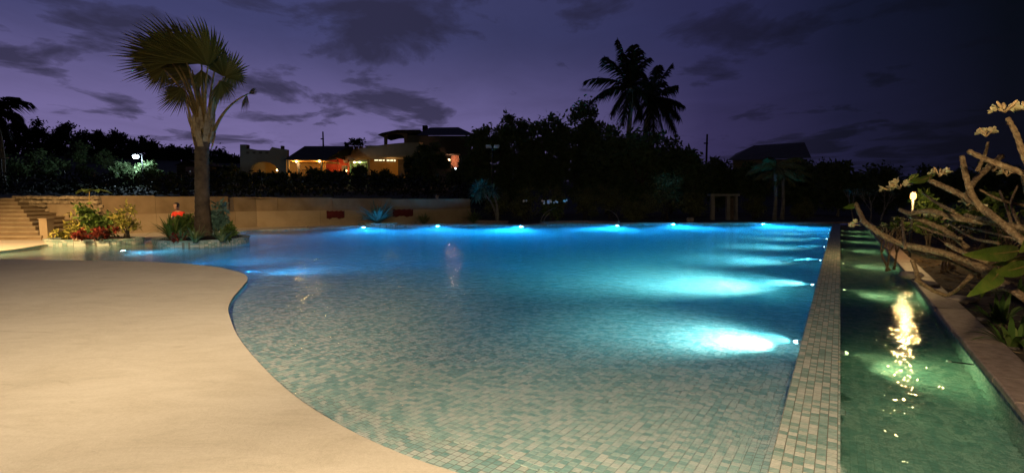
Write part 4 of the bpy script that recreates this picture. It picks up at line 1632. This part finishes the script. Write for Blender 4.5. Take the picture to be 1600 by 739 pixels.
# pole with two flood lamps in front of the trees
q = atd(769, 232, 32.67)
t = thing('floodlight_pole', 'slim pole with two unlit pale flood lamps before the trees', 'lamp', (q.x, 32.67, 0))
MB().tube([(q.x, 32.67, -.1), (q.x, 32.67, q.z)], [.05, .035], 8).build('pole', M['black'], t)
MB().box(q + Vector((0, 0, .02)), (.75, .05, .05)).build('crossarm', M['black'], t)
for dx_, rz in ((-.22, .5), (.28, -.4)):
    MB().box(q + Vector((dx_, -.08, .1)), (.34, .1, .2), M=Matrix.Rotation(rz, 3, 'Z') @ Matrix.Rotation(-.5, 3, 'X')).build('flood_head', M['plastic'], t)
# timber gateway at the far end
t = thing('timber_gateway', 'plain timber gateway with a pale beam at the far end of the pool', 'gateway', (atd(1133, 345, 31.33).x, 31.33, 0))
bx_px(t, 'beam', 'concrete', 1109.5, 303, 1156, 306.5, 31.07, .5)
for x0, x1 in ((1111.5, 1117), (1136, 1141), (1149, 1153)):
    bx_px(t, 'post', 'concrete', x0, 306.6, x1, 345, 31.2, .25)
bx_px(t, 'door_leaf', 'wood', 1141.3, 309, 1148.5, 344, 31.47, .05)

# ------------------------------------------------------------------ trees
G1 = 'trees along the ridge'
for i, (px, Y, top, w, lb) in enumerate([
        (-45, 82.67, 186, 80, 'dark ridge tree at the left end of the ridge, behind the palm fronds'),
        (25, 88, 186, 60, 'dark ridge tree behind the leftmost palm'),
        (72, 93.33, 184, 52, 'dark ridge tree just right of the leftmost palm, with an open top'),
        (112, 96, 188, 50, 'dark ridge tree with a rounded head, high on the left ridge'),
        (150, 93.33, 193, 52, 'dark ridge tree midway between the leftmost palm and the white lamp'),
        (190, 96, 200, 50, 'dark ridge tree above and left of the white lamp'),
        (228, 93.33, 209, 52, 'dark ridge tree right above the white lamp'),
        (262, 96, 219, 46, 'dark ridge tree left of the fan palm trunk'),
        (298, 96, 226, 48, 'dark ridge tree behind the fan palm trunk'),
        (336, 93.33, 230, 46, 'dark ridge tree right of the fan palm trunk'),
        (362, 88, 240, 40, 'dark ridge tree beside the arched house')]):
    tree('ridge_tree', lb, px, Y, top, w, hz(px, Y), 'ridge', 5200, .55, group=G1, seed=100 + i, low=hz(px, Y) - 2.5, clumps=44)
G2 = 'dark bushes on the hillside'
for i, (px, Y, top, w, lb) in enumerate([
        (-20, 53.33, 232, 130, 'broad dark bush below the leftmost palm'),
        (60, 50.67, 226, 110, 'broad dark bush left of the white lamp'),
        (135, 58.67, 224, 110, 'tall dark bush left behind the white lamp'),
        (196, 52.4, 250, 44, 'green lit bush below the white lamp on its left'),
        (232, 52.2, 253, 56, 'green lit bush below the white lamp on its right'),
        (262, 44, 268, 40, 'dark bush left of the mauve door'),
        (345, 50.67, 250, 70, 'dark bush between the fan palm and the arched house'),
        (395, 48, 268, 60, 'dark bush in front of the arched porch'),
        (440, 44, 266, 60, 'dark bush at the left corner of the pavilion'),
        (495, 46.67, 264, 56, 'dark bush in front of the pavilion'),
        (530, 45.33, 269, 44, 'dark bush in front of the red house'),
        (563, 48, 259, 24, 'small dark bush before the mint lit room'),
        (604, 45.33, 266, 60, 'dark bush below the lit panes of the villa'),
        (648, 45.33, 232, 34, 'slim dark tree hiding the right end of the balcony'),
        (676, 42.67, 212, 56, 'tall dark tree left of the glowing pink curtain'),
        (722, 41.33, 254, 50, 'dark bush right below the glowing pink curtain')]):
    tree('hillside_bush', lb, px, Y, top, w, hz(px, Y), 'night', 2600, .34, group=G2, seed=140 + i, low=hz(px, Y) + .1, clumps=24, cat='bush')
m = MB()
rnd = random.Random(9)
for i in range(9500):                                   # dark scrub filling the slope between wall and houses
    px = rnd.uniform(-120, 760)
    Y = rnd.uniform(28, 43)
    x = (px - 800) * mpp(Y)
    if Y < back_line(x) + .5:
        continue
    z = hz(px, Y)
    hgt = rnd.uniform(.1, 1.3) * (1 + .5 * noise.noise(Vector((x * .3, Y * .3, 3))))
    p = Vector((x, Y, z + hgt))
    d = Vector((rnd.gauss(0, 1), rnd.gauss(0, 1), rnd.gauss(.4, .8))).normalized()
    s_ = d.cross(Vector((rnd.gauss(0, 1), rnd.gauss(0, 1), rnd.gauss(0, 1)))).normalized()
    L = rnd.uniform(.16, .4)
    m.add((p, p + d * L * .5 + s_ * L * .2, p + d * L, p + d * L * .5 - s_ * L * .2), ((0, 1, 2, 3),))
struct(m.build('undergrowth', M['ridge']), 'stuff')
G3 = 'dark trees behind the far end of the pool'
for i, (px, Y, top, w, lb, n) in enumerate([
        (752, 38.67, 176, 62, 'dark fir like tree with a pointed tip right of the hipped house', 3600),
        (800, 41.33, 168, 90, 'dark broad tree behind the flood lamp pole', 4200),
        (848, 40, 163, 84, 'dark tree with a wide head left of the coconut palms', 4200),
        (905, 41.33, 152, 80, 'dark tall tree directly left of the coconut palm trunk', 4400),
        (950, 38, 178, 90, 'dark tree in front of the coconut palms', 4200),
        (1003, 36.67, 196, 90, 'dark dense tree below the coconut palm heads', 4000),
        (1050, 38.67, 212, 76, 'dark tree right of the coconut palms', 3400),
        (1078, 36, 228, 60, 'low dark tree with an open top left of the thin mast', 2600),
        (1120, 41.33, 240, 70, 'low dark tree left of the brown roof', 2600),
        (1180, 36, 252, 60, 'dark tree covering the wall under the brown roof', 2600),
        (1250, 38.67, 245, 70, 'dark tree at the right end of the brown roof', 2600),
        (1308, 36, 240, 74, 'rounded dark tree above the right corner of the pool', 2800),
        (1380, 40, 252, 90, 'dark tree behind the blue tinted frangipani', 2600),
        (1460, 42.67, 256, 110, 'dark tree beyond the warm garden lamp', 2600),
        (1550, 42.67, 250, 130, 'dark tree at the right behind the flowering branches', 2800),
        (1660, 40, 248, 140, 'dark tree at the right edge beyond the bed', 2400)]):
    tree('broad_tree', lb, px, Y, top, w, 0.0, 'night', int(n * 2.3), .36, group=G3, seed=200 + i, clear=.03 if i != 9 else .3, clumps=52, bark='palebark' if i in (9, 11) else 'darkbark')
G4 = 'hedge bushes along the far edge'
for i, (px, Y, top, w, lb) in enumerate([
        (722, 30.13, 308, 40, 'low hedge bush at the right end of the retaining wall'),
        (772, 31.2, 292, 60, 'hedge bush behind the blue green frangipani'),
        (820, 30.4, 286, 60, 'hedge bush left of the white flowers'),
        (868, 30.93, 285, 60, 'hedge bush behind the white flowers'),
        (915, 30.4, 288, 56, 'hedge bush right of the white flowers'),
        (955, 31.2, 280, 60, 'tall hedge bush right of the curved ledge'),
        (990, 29.6, 305, 56, 'round green bush above the bright far lamp'),
        (1040, 30.4, 268, 80, 'large green bush left of the timber gateway'),
        (1082, 31.47, 296, 50, 'low bush at the left post of the timber gateway'),
        (1180, 32, 306, 50, 'low dark bush right of the timber gateway'),
        (1255, 31.47, 308, 60, 'low dark bush near the right corner of the pool')]):
    bush('hedge_bush', lb, px, Y, top, w, 0.0, 'hedge', 1900, .16, group=G4, seed=300 + i, clumps=22, cat='bush')
# coconut palms
coco_palm('tall coconut palm above the dark trees, left one of the pair', 38.67, (985, 138),
          [(966, 64, 0, .22), (990, 72, .3, .26), (1012, 92, .6, .3), (946, 90, -.6, .18), (916, 126, 0, .24), (922, 160, -1, .3), (955, 178, .8, .3), (1012, 128, -1, .3),
           (1004, 186, .4, .3), (972, 196, -.6, .25), (940, 146, 1.2, .22), (998, 80, 1, .2), (1018, 158, 1.2, .3), (975, 86, .5, .2)],
          [(986, 160), (984, 190), (981, 225), (979, 260)], 41, 'coconut palms')
coco_palm('shorter coconut palm leaning right behind the taller one', 40.67, (1018, 152),
          [(1048, 102, 0, .12), (1056, 134, -.6, .14), (1067, 164, 0, .16), (1056, 206, .4, .3), (1040, 222, -.5, .3), (1028, 104, .5, .15), (1000, 112, -.5, .25), (990, 190, .6, .3),
           (1010, 222, .4, .3), (1062, 186, .9, .3), (1034, 128, 1, .2), (1022, 214, -.8, .3)],
          [(1014, 175), (1009, 205), (1006, 240)], 42, 'coconut palms')
coco_palm('coconut palm at the left edge with arching dark fronds', 36, (-6, 176),
          [(44, 160, 0, .32), (40, 196, .6, .34), (22, 152, -.6, .3), (10, 205, .5, .3), (-45, 160, 0, .3), (-50, 190, .5, .3), (-20, 140, -.5, .25), (28, 180, 1, .34)],
          [(-4, 200), (2, 240), (4, 290)], 43, base=1.4)
q = atd(9, 247, 34.67)
t = thing('street_lamp', 'dim unlit street lamp arm at the left edge', 'lamp', (q.x - 1.2, 34.67, 1.4))
MB().tube([(q.x - .35, 34.67, 1.3), (q.x - .35, 34.67, q.z - .1), (q.x, 34.67, q.z)], .04, 7).build('pole', M['black'], t)
MB().box(q, (.34, .14, .06)).build('head', M['plastic'], t)

# ------------------------------------------------------------------ planting at the far edge
q = atd(590, 352, 25.3)
yc = thing('low_planter', 'low curved planter kerb under the strappy plant at the far edge', 'planter', (q.x, 25.3, 0))
MB().lathe((q.x, 25.3, 0), [(.95, -.6), (.95, .13), (.98, .13), (.98, .17), (.8, .17), (.8, .1), (0, .12)], 32, 1, .5).build('kerb', M['tile'], yc)
strap('strap_leaf_plant', 'pale blue green strappy plant on the low planter at the far edge', 590, 25.3, .12, 1.6, 110, .085, 'bluegreen', 51, spread=1.3)
strap('fountain_grass', 'dull green arching plant left of the blue green frangipani', 740, 27.3, .06, 1.1, 70, .07, 'strap', 52, spread=1.2)
strap('fountain_grass', 'dim arching plant right of the red smear', 662, 26.3, .06, .8, 50, .06, 'hedge', 53, spread=1.2)
q = at(765, 350)
lp_ = thing('low_planter', 'long pale kerb below the blue green frangipani', 'planter', (q.x, 27.87, 0))
MB().lathe(((758 - 800) * mpp(27.87), 27.87, 0), [(1.25, -.6), (1.25, .1), (1.28, .1), (1.28, .14), (1.1, .14), (1.1, .1), (0, .12)], 32, 1, .42).build('kerb', M['coping'], lp_)
# curved ledge of the fountain
q0 = [at(*p, .0) for p in ((846, 352.2), (870, 351), (905, 350.4), (940, 351), (968, 352.4))]
fl = thing('curved_ledge', 'low curved pale ledge at the far edge between two lamps', 'ledge', q0[2])
m = MB()
fr_ = smooth_line(q0, 4)
m.prism([(p.x, p.y + .02) for p in fr_] + [(p.x, p.y + .5) for p in fr_[::-1]], .0, .17)
m.build('ledge', M['coping'], fl)
# blue green frangipani with two curved trunks
rnd = random.Random(61)
t = thing('frangipani_tree', 'young frangipani with curved pale trunks and blue green leaves at the far edge', 'tree', ((776 - 800) * mpp(28), 28, .06))
for poly, name in ((((777, 346), (775, 335), (768, 318), (755, 300)), 'trunk'), (((778, 346), (777, 325), (774, 312), (771, 303)), 'trunk')):
    pts = smooth_line([atd(a, b, 28 + .1 * i) for i, (a, b) in enumerate(poly)], 4)
    MB().tube(pts, [.09 - .004 * i for i in range(len(pts))], 7).build(name, M['palebark'], t, True)
m = MB()
for px, y, r_, n in ((748, 296, .62, 130), (756, 291, .5, 90), (744, 304, .42, 70), (771, 299, .36, 50)):
    c = atd(px, y, 28.13)
    for _ in range(n):
        v = Vector((rnd.gauss(0, 1), rnd.gauss(0, 1), rnd.gauss(0, 1))).normalized()
        p = c + v * r_ * rnd.uniform(.1, .75)
        d = (v + Vector((0, 0, .2))).normalized()
        blade(m, p, d, .34, .11, .4, rnd, n=3)
m.build('foliage', M['bluegreen'], t)
# white flowered shrub
t = bush('flowering_shrub', 'shrub with a scatter of small white flowers above the curved ledge', 862, 28.8, 313, 56, .05, 'green', 700, .15, seed=63)
rnd = random.Random(64)
fm = None
for i in range(22):
    p = atd(rnd.choice((820, 832, 848, 855, 858, 862, 866, 873, 884)) + rnd.uniform(-3, 3), 315 + rnd.uniform(-2, 3), 28.13 - rnd.uniform(0, .3))
    if fm is None:
        m = MB()
        for k in range(5):
            a = k * 1.2566
            e = Vector((math.cos(a), -.35, math.sin(a))) * .06
            sd = Vector((-math.sin(a), 0, math.cos(a))) * .03
            m.add((p, p + e * .6 + sd, p + e * 1.1, p + e * .6 - sd), ((0, 1, 2, 3),))
        fm = m.build('flower', M['white'], t)
        base_p = p
    else:
        o = fm.copy()
        C.objects.link(o)
        o.parent = t
        o.location = p - base_p
        k = rnd.uniform(.6, 1.5)
# bowed dry grass stems
for j, (pts_, lb) in enumerate((([(843, 352), (848, 338), (858, 329), (868, 325)], 'bowed pale stem at the left end of the curved ledge'), ([(848, 351), (852, 340), (860, 332)], 'short bowed stem beside the taller one on the curved ledge'), ([(968, 350), (964, 338), (955, 330), (944, 327)], 'bowed stem at the right end of the curved ledge'))):
    pp = smooth_line([atd(a, b, 27.87) for a, b in pts_], 4)
    t = thing('bowed_stem', lb, 'plant', pp[0], 'bowed stems by the curved ledge')
    MB().tube(pp, [.035 - .0018 * i for i in range(len(pp))], 5).build('stem', M['palebark'], t, True)
    m = MB()
    for i in range(5):
        blade(m, pp[-1], Vector((rnd.uniform(-1, 1), rnd.uniform(-.5, .5), rnd.uniform(-.2, .6))), .35, .05, .6, rnd)
    m.build('leaf', M['strap'], t)
for i, (px, Y, w, lb) in enumerate(((1078, 27.7, .3, 'round brown rock on the far edge right of the bright lamp'), (652, 26.2, .2, 'small pale rock at the far edge right of the red smear'), (645, 26.1, .16, 'smaller pale rock beside another at the far edge'))):
    q = atd(px, 346, Y)
    t = thing('garden_rock', lb, 'rock', (q.x, Y, .08))
    m = MB()
    m.rock((q.x, Y, .08 + w * .4), (w * 1.3, w, w * .9), i, rnd, .2)
    m.build('stone', M['rock'], t, True)
# two slim trunks right of the gateway, belonging to palms in the dark
for i, (px, top, lb) in enumerate(((1210, 262, 'slim palm with a pale trunk right of the timber gateway'), (1222, 272, 'second slim palm close to the pale trunked one'))):
    Y = 30.67 + i * .8
    t = thing('slim_palm', lb, 'palm tree', ((px - 800) * mpp(Y), Y, 0), 'slim palms beyond the pool')
    c = atd(px + 1, top, Y)
    MB().tube(smooth_line([((px - 800) * mpp(Y), Y, -.1), ((px - 799) * mpp(Y), Y, 1.2), c], 4), [.15, .13, .12, .11, .1, .1, .09, .09, .08], 9).build('trunk', M['palebark'], t, True)
    r4 = random.Random(70 + i)
    for k in range(11):
        a = k * .571
        coco_frond(t, c, c + Vector((math.cos(a) * 1.5, math.sin(a) * 1.4, r4.uniform(-.8, .7))), .28, r4, 'hedge', .5)
# far frangipani with blue tinted bare twigs
t = thing('frangipani_tree', 'bare twigged frangipani tinted blue near the end of the trough', 'tree', ((1352 - 800) * mpp(28.67), 28.67, .02))
rnd = random.Random(72)
tips = []
for k, dx_ in enumerate((-.8, .1, .9)):
    m = MB()
    twigs(m, Vector(t.location) + Vector((dx_, rnd.uniform(-.3, .3), 0)), Vector((dx_ * .25, 0, 1)), .6, .055, 4, rnd, tips, up=.35, spread=.7)
    m.build('branch', M['palebark'], t, True)
m = MB()
for p, d in tips:
    for _ in range(3):
        blade(m, p, d + Vector((rnd.uniform(-1, 1), rnd.uniform(-1, 1), rnd.uniform(-.4, .6))), .2, .06, .5, rnd, n=3)
m.build('foliage', M['bluegreen'], t)

# ------------------------------------------------------------------ garden bed on the right
m = MB()
us = [uC + .012, uC + .12, uC + .3] + [uC + .3 + .28 * i for i in range(1, 24)] + [uC + 7.5 + 2 * i for i in range(5)]
ss = [-6 + .35 * i for i in range(120)]
for s_ in ss:
    for k, u_ in enumerate(us):
        p = SU(s_, u_)
        z = .02 + min(1, (u_ - uC) / .5) * (.05 + .10 * noise.noise(Vector((s_ * .9, u_ * .9, 0))) + .05 * noise.noise(Vector((s_ * 2.7, u_ * 2.7, 5))))
        m.v.append(Vector((p.x, p.y, max(.016, z))))
for i in range(len(ss) - 1):
    for j in range(len(us) - 1):
        a = i * len(us) + j
        m.f.append((a, a + 1, a + len(us) + 1, a + len(us))[::-1])
struct(m.build('garden_bed', M['soil'], smooth=True))


def bed_z(s_, u_):
    return max(.016, .02 + min(1, (u_ - uC) / .5) * (.05 + .10 * noise.noise(Vector((s_ * .9, u_ * .9, 0))) + .05 * noise.noise(Vector((s_ * 2.7, u_ * 2.7, 5)))))


m = MB()
rnd = random.Random(77)
for i in range(2600):
    s_, u_ = rnd.uniform(1.8, 28), uC + .05 + abs(rnd.gauss(0, 2.2))
    p = SU(s_, u_, bed_z(s_, u_) + rnd.uniform(.004, .03))
    an = rnd.uniform(0, 6.28)
    L = rnd.uniform(.05, .16)
    d = Vector((math.cos(an), math.sin(an), rnd.uniform(-.1, .3)))
    s2 = Vector((-math.sin(an), math.cos(an), rnd.uniform(-.4, .4))) * L * .22
    m.add((p, p + d * L * .5 + s2, p + d * L + Vector((0, 0, .01)), p + d * L * .5 - s2), ((0, 1, 2, 3),))
struct(m.build('leaf_litter', M['litter']), 'stuff')
RK = [(1423, 436, .30, 'pale lit rock lying on the edge of the trough coping'), (1452, 449, .2, 'small rock in the bed just right of the lit coping rock'), (1500, 470, .26, 'brown rock in the bed below the large leaf'),
      (1535, 500, .12, 'small rounded rock between the coping and the long branch'), (1480, 420, .24, 'dark rock under the long low branch')]
for i, (px, py, w, lb) in enumerate(RK):
    q = at(px, py, .05)
    s_, u_ = su(q)
    z = bed_z(s_, u_) if u_ > uC else .085
    t = thing('garden_rock', lb, 'rock', (q.x, q.y, z), 'rocks in the garden bed')
    m = MB()
    m.rock((q.x, q.y, z + w * .12), (w * 1.4, w, w * .45), rnd.uniform(0, 3), rnd, .2)
    m.build('stone', M['rock'], t, True)
for i in range(9):                                       # clumps of low plants in the bed
    px, py = [(1470, 372), (1530, 365), (1590, 372), (1440, 352), (1500, 352), (1575, 505), (1598, 540), (1560, 385), (1598, 470)][i]
    q = at(px, py, .05)
    strap('bed_plant', ['low leafy plant below the warm garden lamp', 'low leafy plant behind the long low branch', 'low leafy plant at the right edge behind the large leaf', 'thin leafy plant left below the garden lamp', 'thin leafy plant right below the garden lamp', 'dark leafy plant near the coping, under the frangipani', 'dark leafy plant at the right edge near the coping', 'leafy plant under the forked frangipani branches', 'dark leafy plant under the drooping large leaf'][i],
          px, q.y, .05, .45, 22, .05, 'green', 400 + i, 'low plants in the garden bed', spread=1.3)
# garden lamp
gq = Vector(gp)
t = thing('garden_lamp', 'warm glowing garden lamp on a short post among the branches', 'lamp', (gq.x, gq.y, .05))
MB().tube([(gq.x, gq.y, 0), (gq.x, gq.y, gq.z - .08)], [.03, .022], 8).build('post', M['black'], t, True)
MB().lathe(gq, [(0, .15), (.07, .12), (.08, .10), (0.0, .096)], 14).build('cap', M['black'], t, True)
MB().lathe(gq, [(0, -.085), (.045, -.07), (.062, -.02), (.058, .05), (.035, .09), (0, .095)], 14).build('globe', GL['warm'], t, True)
lamp('light', 'POINT', gq + Vector((0, 0, 0)), 130, (1, .64, .25), .045, parent=t)
# leafy shrubs lit by the lamp
bush('lit_shrub', 'yellow green shrub lit by the garden lamp, just behind it', 1452, 13.6, 283, 62, .05, 'green', 420, .2, seed=81, asp=2.6)
bush('lit_shrub', 'leafy shrub right of the garden lamp behind the branches', 1545, 14.4, 300, 120, .05, 'green', 900, .17, seed=82, asp=2.6)
bush('lit_shrub', 'shrub behind the flowering twigs at the right edge', 1640, 12.67, 290, 120, .05, 'green', 700, .17, seed=83, asp=2.6)
# small frangipanis behind the big one
for i, (px, Y, hgt, lb) in enumerate(((1402, 10.4, .5, 'small bare frangipani left below the garden lamp'), (1490, 10.13, .48, 'small frangipani with pale blossoms right of the garden lamp'), (1570, 9.333, .5, 'small twiggy frangipani at the right, behind the big branches'), (1640, 8.267, .5, 'twiggy frangipani at the right edge of the bed'))):
    t = thing('frangipani_tree', lb, 'tree', ((px - 800) * mpp(Y), Y, .05), 'small frangipanis in the bed')
    rnd = random.Random(500 + i)
    tips = []
    m = MB()
    for k in range(3):
        twigs(m, Vector(t.location) + Vector((.15 * k - .15, .1 * k, -.03)), Vector((rnd.uniform(-.5, .5), rnd.uniform(-.3, .3), 1)), hgt * .72, .028, 3, rnd, tips, up=.25, spread=.8)
    m.build('trunk', M['frangi'], t, True)
    m = MB()
    l_ = MB()
    for p, d in tips:
        if rnd.random() < .55:
            for _ in range(rnd.randint(2, 5)):
                v = (d + Vector((rnd.uniform(-1, 1), rnd.uniform(-1, 1), rnd.uniform(-.2, 1)))).normalized()
                blade(m, p + v * .02, v, rnd.uniform(.05, .08), .035, .3, rnd, n=3)
        if rnd.random() < .45:
            for _ in range(2):
                blade(l_, p, d + Vector((rnd.uniform(-1, 1), rnd.uniform(-1, 1), rnd.uniform(-.6, .5))), .24, .07, .5, rnd, n=4)
    m.build('blossom', M['petal'], t)
    l_.build('foliage', M['leaf'], t)

# big frangipani in the right foreground
FR = thing('frangipani_tree', 'large bare limbed frangipani reaching in from the right foreground', 'tree', (4.6, 3.87, .05))
rnd = random.Random(90)


def limb(pts, r0, r1, Y0, Y1, name='branch'):
    n = len(pts)
    P = [atd(a, b, Y0 + (Y1 - Y0) * i / (n - 1)) for i, (a, b) in enumerate(pts)]
    P = smooth_line(P, 9)
    k = len(P)
    k_ = [r0 + (r1 - r0) * i / (k - 1) for i in range(k)]
    rr_ = []
    for i in range(k):
        Yi = P[i].y
        rr_.append(.74 * k_[i] * mpp(Yi) * (1 + rnd.uniform(-.09, .14)))
    # blunt swollen tip with leaf scars
    rr_[0] *= .8
    if k > 3:
        rr_[1] *= 1.12
    MB().tube(P, rr_, 10).build(name, M['frangi'], FR, True)
    return P


def flower_head(px, py, Y, n, size, up=(0, 0, 1), open_=.9, buds=3):
    c = atd(px, py, Y)
    h_ = None
    up = Vector(up).normalized()
    m = MB()
    for i in range(n + buds):
        a = i * 2.4
        out = Vector((math.cos(a), math.sin(a), 0)) * rnd.uniform(.3, 1) + up * open_
        m.tube([c, c + out.normalized() * size * .5], [.006, .004], 5)
    head = m.build('flower_head', M['bud'], FR, True)
    for i in range(n):
        a = i * 2.4 + .3
        out = (Vector((math.cos(a) * 1.2, math.sin(a) * .7, 0)) * rnd.uniform(.7, 1.3) + up * open_).normalized()
        b = c + out * size * .45
        f = MB()
        q = out.to_track_quat('Z', 'Y')
        for k in range(5):
            an = k * 1.2566 + i
            e = (q @ Vector((math.cos(an), math.sin(an), rnd.uniform(.8, 1.5)))).normalized()
            sd = (q @ Vector((-math.sin(an + .35), math.cos(an + .35), .25))).normalized()
            nb = e.cross(sd).normalized()
            L = size * rnd.uniform(.38, .55)
            w = L * .36
            f.add((b, b + e * L * .3 + sd * w * .7, b + e * L * .7 + sd * w + nb * w * .25, b + e * L * .95 + sd * w * .45 + nb * w * .3, b + e * L - sd * w * .2 + nb * w * .2,
                   b + e * L * .8 - sd * w * .75, b + e * L * .35 - sd * w * .5), ((0, 1, 2, 3, 4, 5, 6),))
        f.build('flower', M['petal'], head)
    for i in range(buds):
        a = i * 2.1 + 1
        out = (Vector((math.cos(a), math.sin(a), 0)) * .8 + up).normalized()
        f = MB()
        f.tube([c + out * size * .3, c + out * size * .55, c + out * size * .8, c + out * size * .92], [.005, .011, .010, .003], 7)
        f.build('bud', M['bud'], head, True)


def big_leaf(base, tip, w, Y0, Y1, bend=.06, twist=.2):
    a, b = atd(*base, Y0), atd(*tip, Y1)
    d = b - a
    L = d.length
    v = (cam.location - (a + b) / 2).normalized()
    sd = d.normalized().cross(v).normalized()
    nr = sd.cross(d.normalized())
    sd = (sd + nr * twist).normalized()
    nr = sd.cross(d.normalized())
    W_ = w * mpp((Y0 + Y1) / 2)
    m = MB()
    n = 14
    for i in range(n + 1):
        t = i / n
        c = a + d * t + nr * math.sin(t * math.pi) * bend * L
        ww = W_ * .5 * (math.sin(math.pi * (.06 + .94 * t ** .85)) ** .75) if t < 1 else .001
        rip = .02 * L * math.sin(t * 24)
        for s_, lift in ((-1, .22), (-.5, .09), (0, 0), (.5, .09), (1, .22)):
            m.v.append(c + sd * ww * s_ + nr * (lift * ww + (rip * .25 if abs(s_) == 1 else 0)))
    for i in range(n):
        for k in range(4):
            q = i * 5 + k
            m.f.append((q, q + 1, q + 6, q + 5))
    lf = m.build('leaf', M['leaf'], FR, True)
    m = MB()
    P = [a + d * (i / 8) * .97 + nr * (math.sin(i / 8 * math.pi) * bend * L - .002) for i in range(9)]
    m.tube([a - d * .12] + P, [.006] + [.006 - .0005 * i for i in range(9)], 5)
    m.build('midrib', M['petiole'], lf, True)


limb([(1337, 318), (1345, 336), (1354, 350), (1400, 378), (1460, 392), (1520, 411), (1560, 438), (1600, 465), (1700, 540)], 4.2, 9, 6.667, 4)
limb([(1406, 328), (1422, 333), (1455, 330), (1500, 342), (1560, 350), (1620, 362), (1720, 400)], 4.0, 7.5, 6.133, 4.4)
limb([(1452, 282), (1490, 299), (1530, 321), (1562, 346), (1610, 385), (1700, 450)], 5, 8.5, 5.333, 4)
limb([(1503, 244), (1508, 270), (1518, 303), (1538, 330), (1560, 346)], 5, 6.5, 4.933, 4.667)
limb([(1512, 236), (1545, 251), (1600, 271), (1680, 300), (1740, 350)], 4.6, 7.5, 4.267, 3.733)
limb([(1574, 184), (1588, 210), (1601, 245), (1630, 300), (1690, 380)], 4.2, 8, 3.867, 3.733)
limb([(1544, 222), (1540, 238), (1534, 252), (1527, 268)], 2.4, 4, 5.333, 5.333)
limb([(1566, 243), (1545, 262), (1522, 284), (1512, 305)], 5, 6, 5.733, 5.467)
limb([(1418, 336), (1450, 348), (1480, 362), (1512, 388)], 4.5, 5.5, 6.133, 5.6)
limb([(1478, 380), (1500, 392), (1545, 410)], 4.2, 5, 5.2, 4.8)
limb([(1508, 336), (1530, 341), (1556, 345)], 4, 5, 5.333, 4.8)
limb([(1400, 378), (1440, 398), (1480, 404)], 3.5, 4.5, 6, 5.6)
limb([(1425, 405), (1432, 425), (1436, 440)], 4, 4.6, 5.867, 5.733)
limb([(1480, 462), (1498, 450), (1518, 430)], 3.5, 4.5, 5.6, 5.333)
limb([(1430, 436), (1455, 452), (1478, 462)], 4, 4.5, 5.733, 5.6)
limb([(1548, 452), (1575, 452), (1602, 468)], 4.5, 6, 4.533, 4.133)
for tw in ([(1432, 352), (1470, 366), (1502, 373)], [(1500, 352), (1545, 363), (1602, 378)], [(1409, 342), (1412, 368), (1414, 388)], [(1562, 298), (1575, 330), (1583, 362)], [(1530, 296), (1562, 312), (1604, 322)],
           [(1446, 396), (1490, 410), (1532, 430)], [(1468, 322), (1500, 337), (1522, 352)], [(1484, 350), (1520, 372), (1560, 380)], [(1440, 300), (1462, 316), (1490, 330)], [(1590, 290), (1580, 318), (1592, 350)]):
    limb(tw, 2.0, 3.2, rnd.uniform(5.6, 6.4), rnd.uniform(4.8, 5.6))
limb([(1600, 271), (1612, 330), (1625, 400), (1640, 470), (1660, 560)], 6, 13, 4.4, 4, 'trunk')
flower_head(1570, 176, 3.867, 4, 0.115, open_=.5, buds=4)
flower_head(1541, 214, 5.333, 4, 0.130, open_=.9, buds=3)
flower_head(1600, 172, 3.867, 2, 0.100, open_=.5, buds=1)
flower_head(1406, 296, 6.133, 6, 0.160, (-.5, -.2, .6), buds=2)
flower_head(1388, 297, 6.267, 3, 0.120, (-.8, -.2, .3), buds=1)
flower_head(1468, 276, 5.467, 3, 0.130, (.2, 0, 1))
flower_head(1552, 268, 5.867, 3, 0.120)
flower_head(1512, 322, 5.867, 4, 0.120)
flower_head(1574, 276, 5.867, 3, 0.120)
flower_head(1470, 344, 6, 4, 0.120, (.3, -.3, .3), buds=1)
flower_head(1452, 340, 6, 3, 0.100, (-.3, -.3, .3), buds=1)
flower_head(1528, 330, 5.2, 2, 0.110, (-.4, -.3, .5), buds=2)
flower_head(1344, 352, 6.533, 2, 0.150, (-1, -.2, .1), open_=1.1, buds=3)
big_leaf((1590, 392), (1504, 398), 26, 4.133, 3.867, .05, .25)
big_leaf((1606, 414), (1545, 428), 24, 3.867, 3.667, .05, .3)
big_leaf((1560, 422), (1510, 464), 24, 3.8, 3.467, .10, .35)
big_leaf((1600, 402), (1548, 414), 10, 4.267, 4.133, .05, .5)
big_leaf((1612, 372), (1592, 395), 22, 4.133, 3.867, .1, .3)
big_leaf((1452, 277), (1418, 284), 12, 5.333, 5.2, .06, .5)
big_leaf((1452, 280), (1462, 267), 9, 5.467, 5.6, .06, .5)
big_leaf((1338, 319), (1317, 325), 9, 6.667, 6.533, .08, .4)
big_leaf((1537, 448), (1532, 466), 8, 4.4, 4.267, .08, .4)
big_leaf((1420, 281), (1436, 272), 8, 5.6, 5.6, .06, .4)
# inlet pipes in the outer trough wall
for k, s_ in enumerate(stations[:5]):
    p = SU(s_ + .12, uT, -.10)
    t = thing('inlet_pipe', ['nearest', 'second', 'third', 'fourth', 'fifth'][k] + ' pale capped inlet pipe in the outer trough wall, counted from the camera', 'pipe', p, 'inlet pipes along the trough')
    MB().tube([p, p - N * .17], .014, 8).build('pipe', M['black'], t, True)
    MB().tube([p - N * .17, p - N * .20, p - N * .21], [.03, .032, .012], 10).build('cap', M['plastic'], t, True)
lf = at(1316, 565, .02)
t = thing('fallen_leaf', 'tiny pale fallen leaf on the tiled weir', 'leaf', (lf.x, lf.y, .014))
m = MB()
blade(m, Vector((lf.x, lf.y, .016)), Vector((-1, .3, .08)), .05, .03, .1, random.Random(1), n=4)
m.build('leaf', M['petal'], t, True)
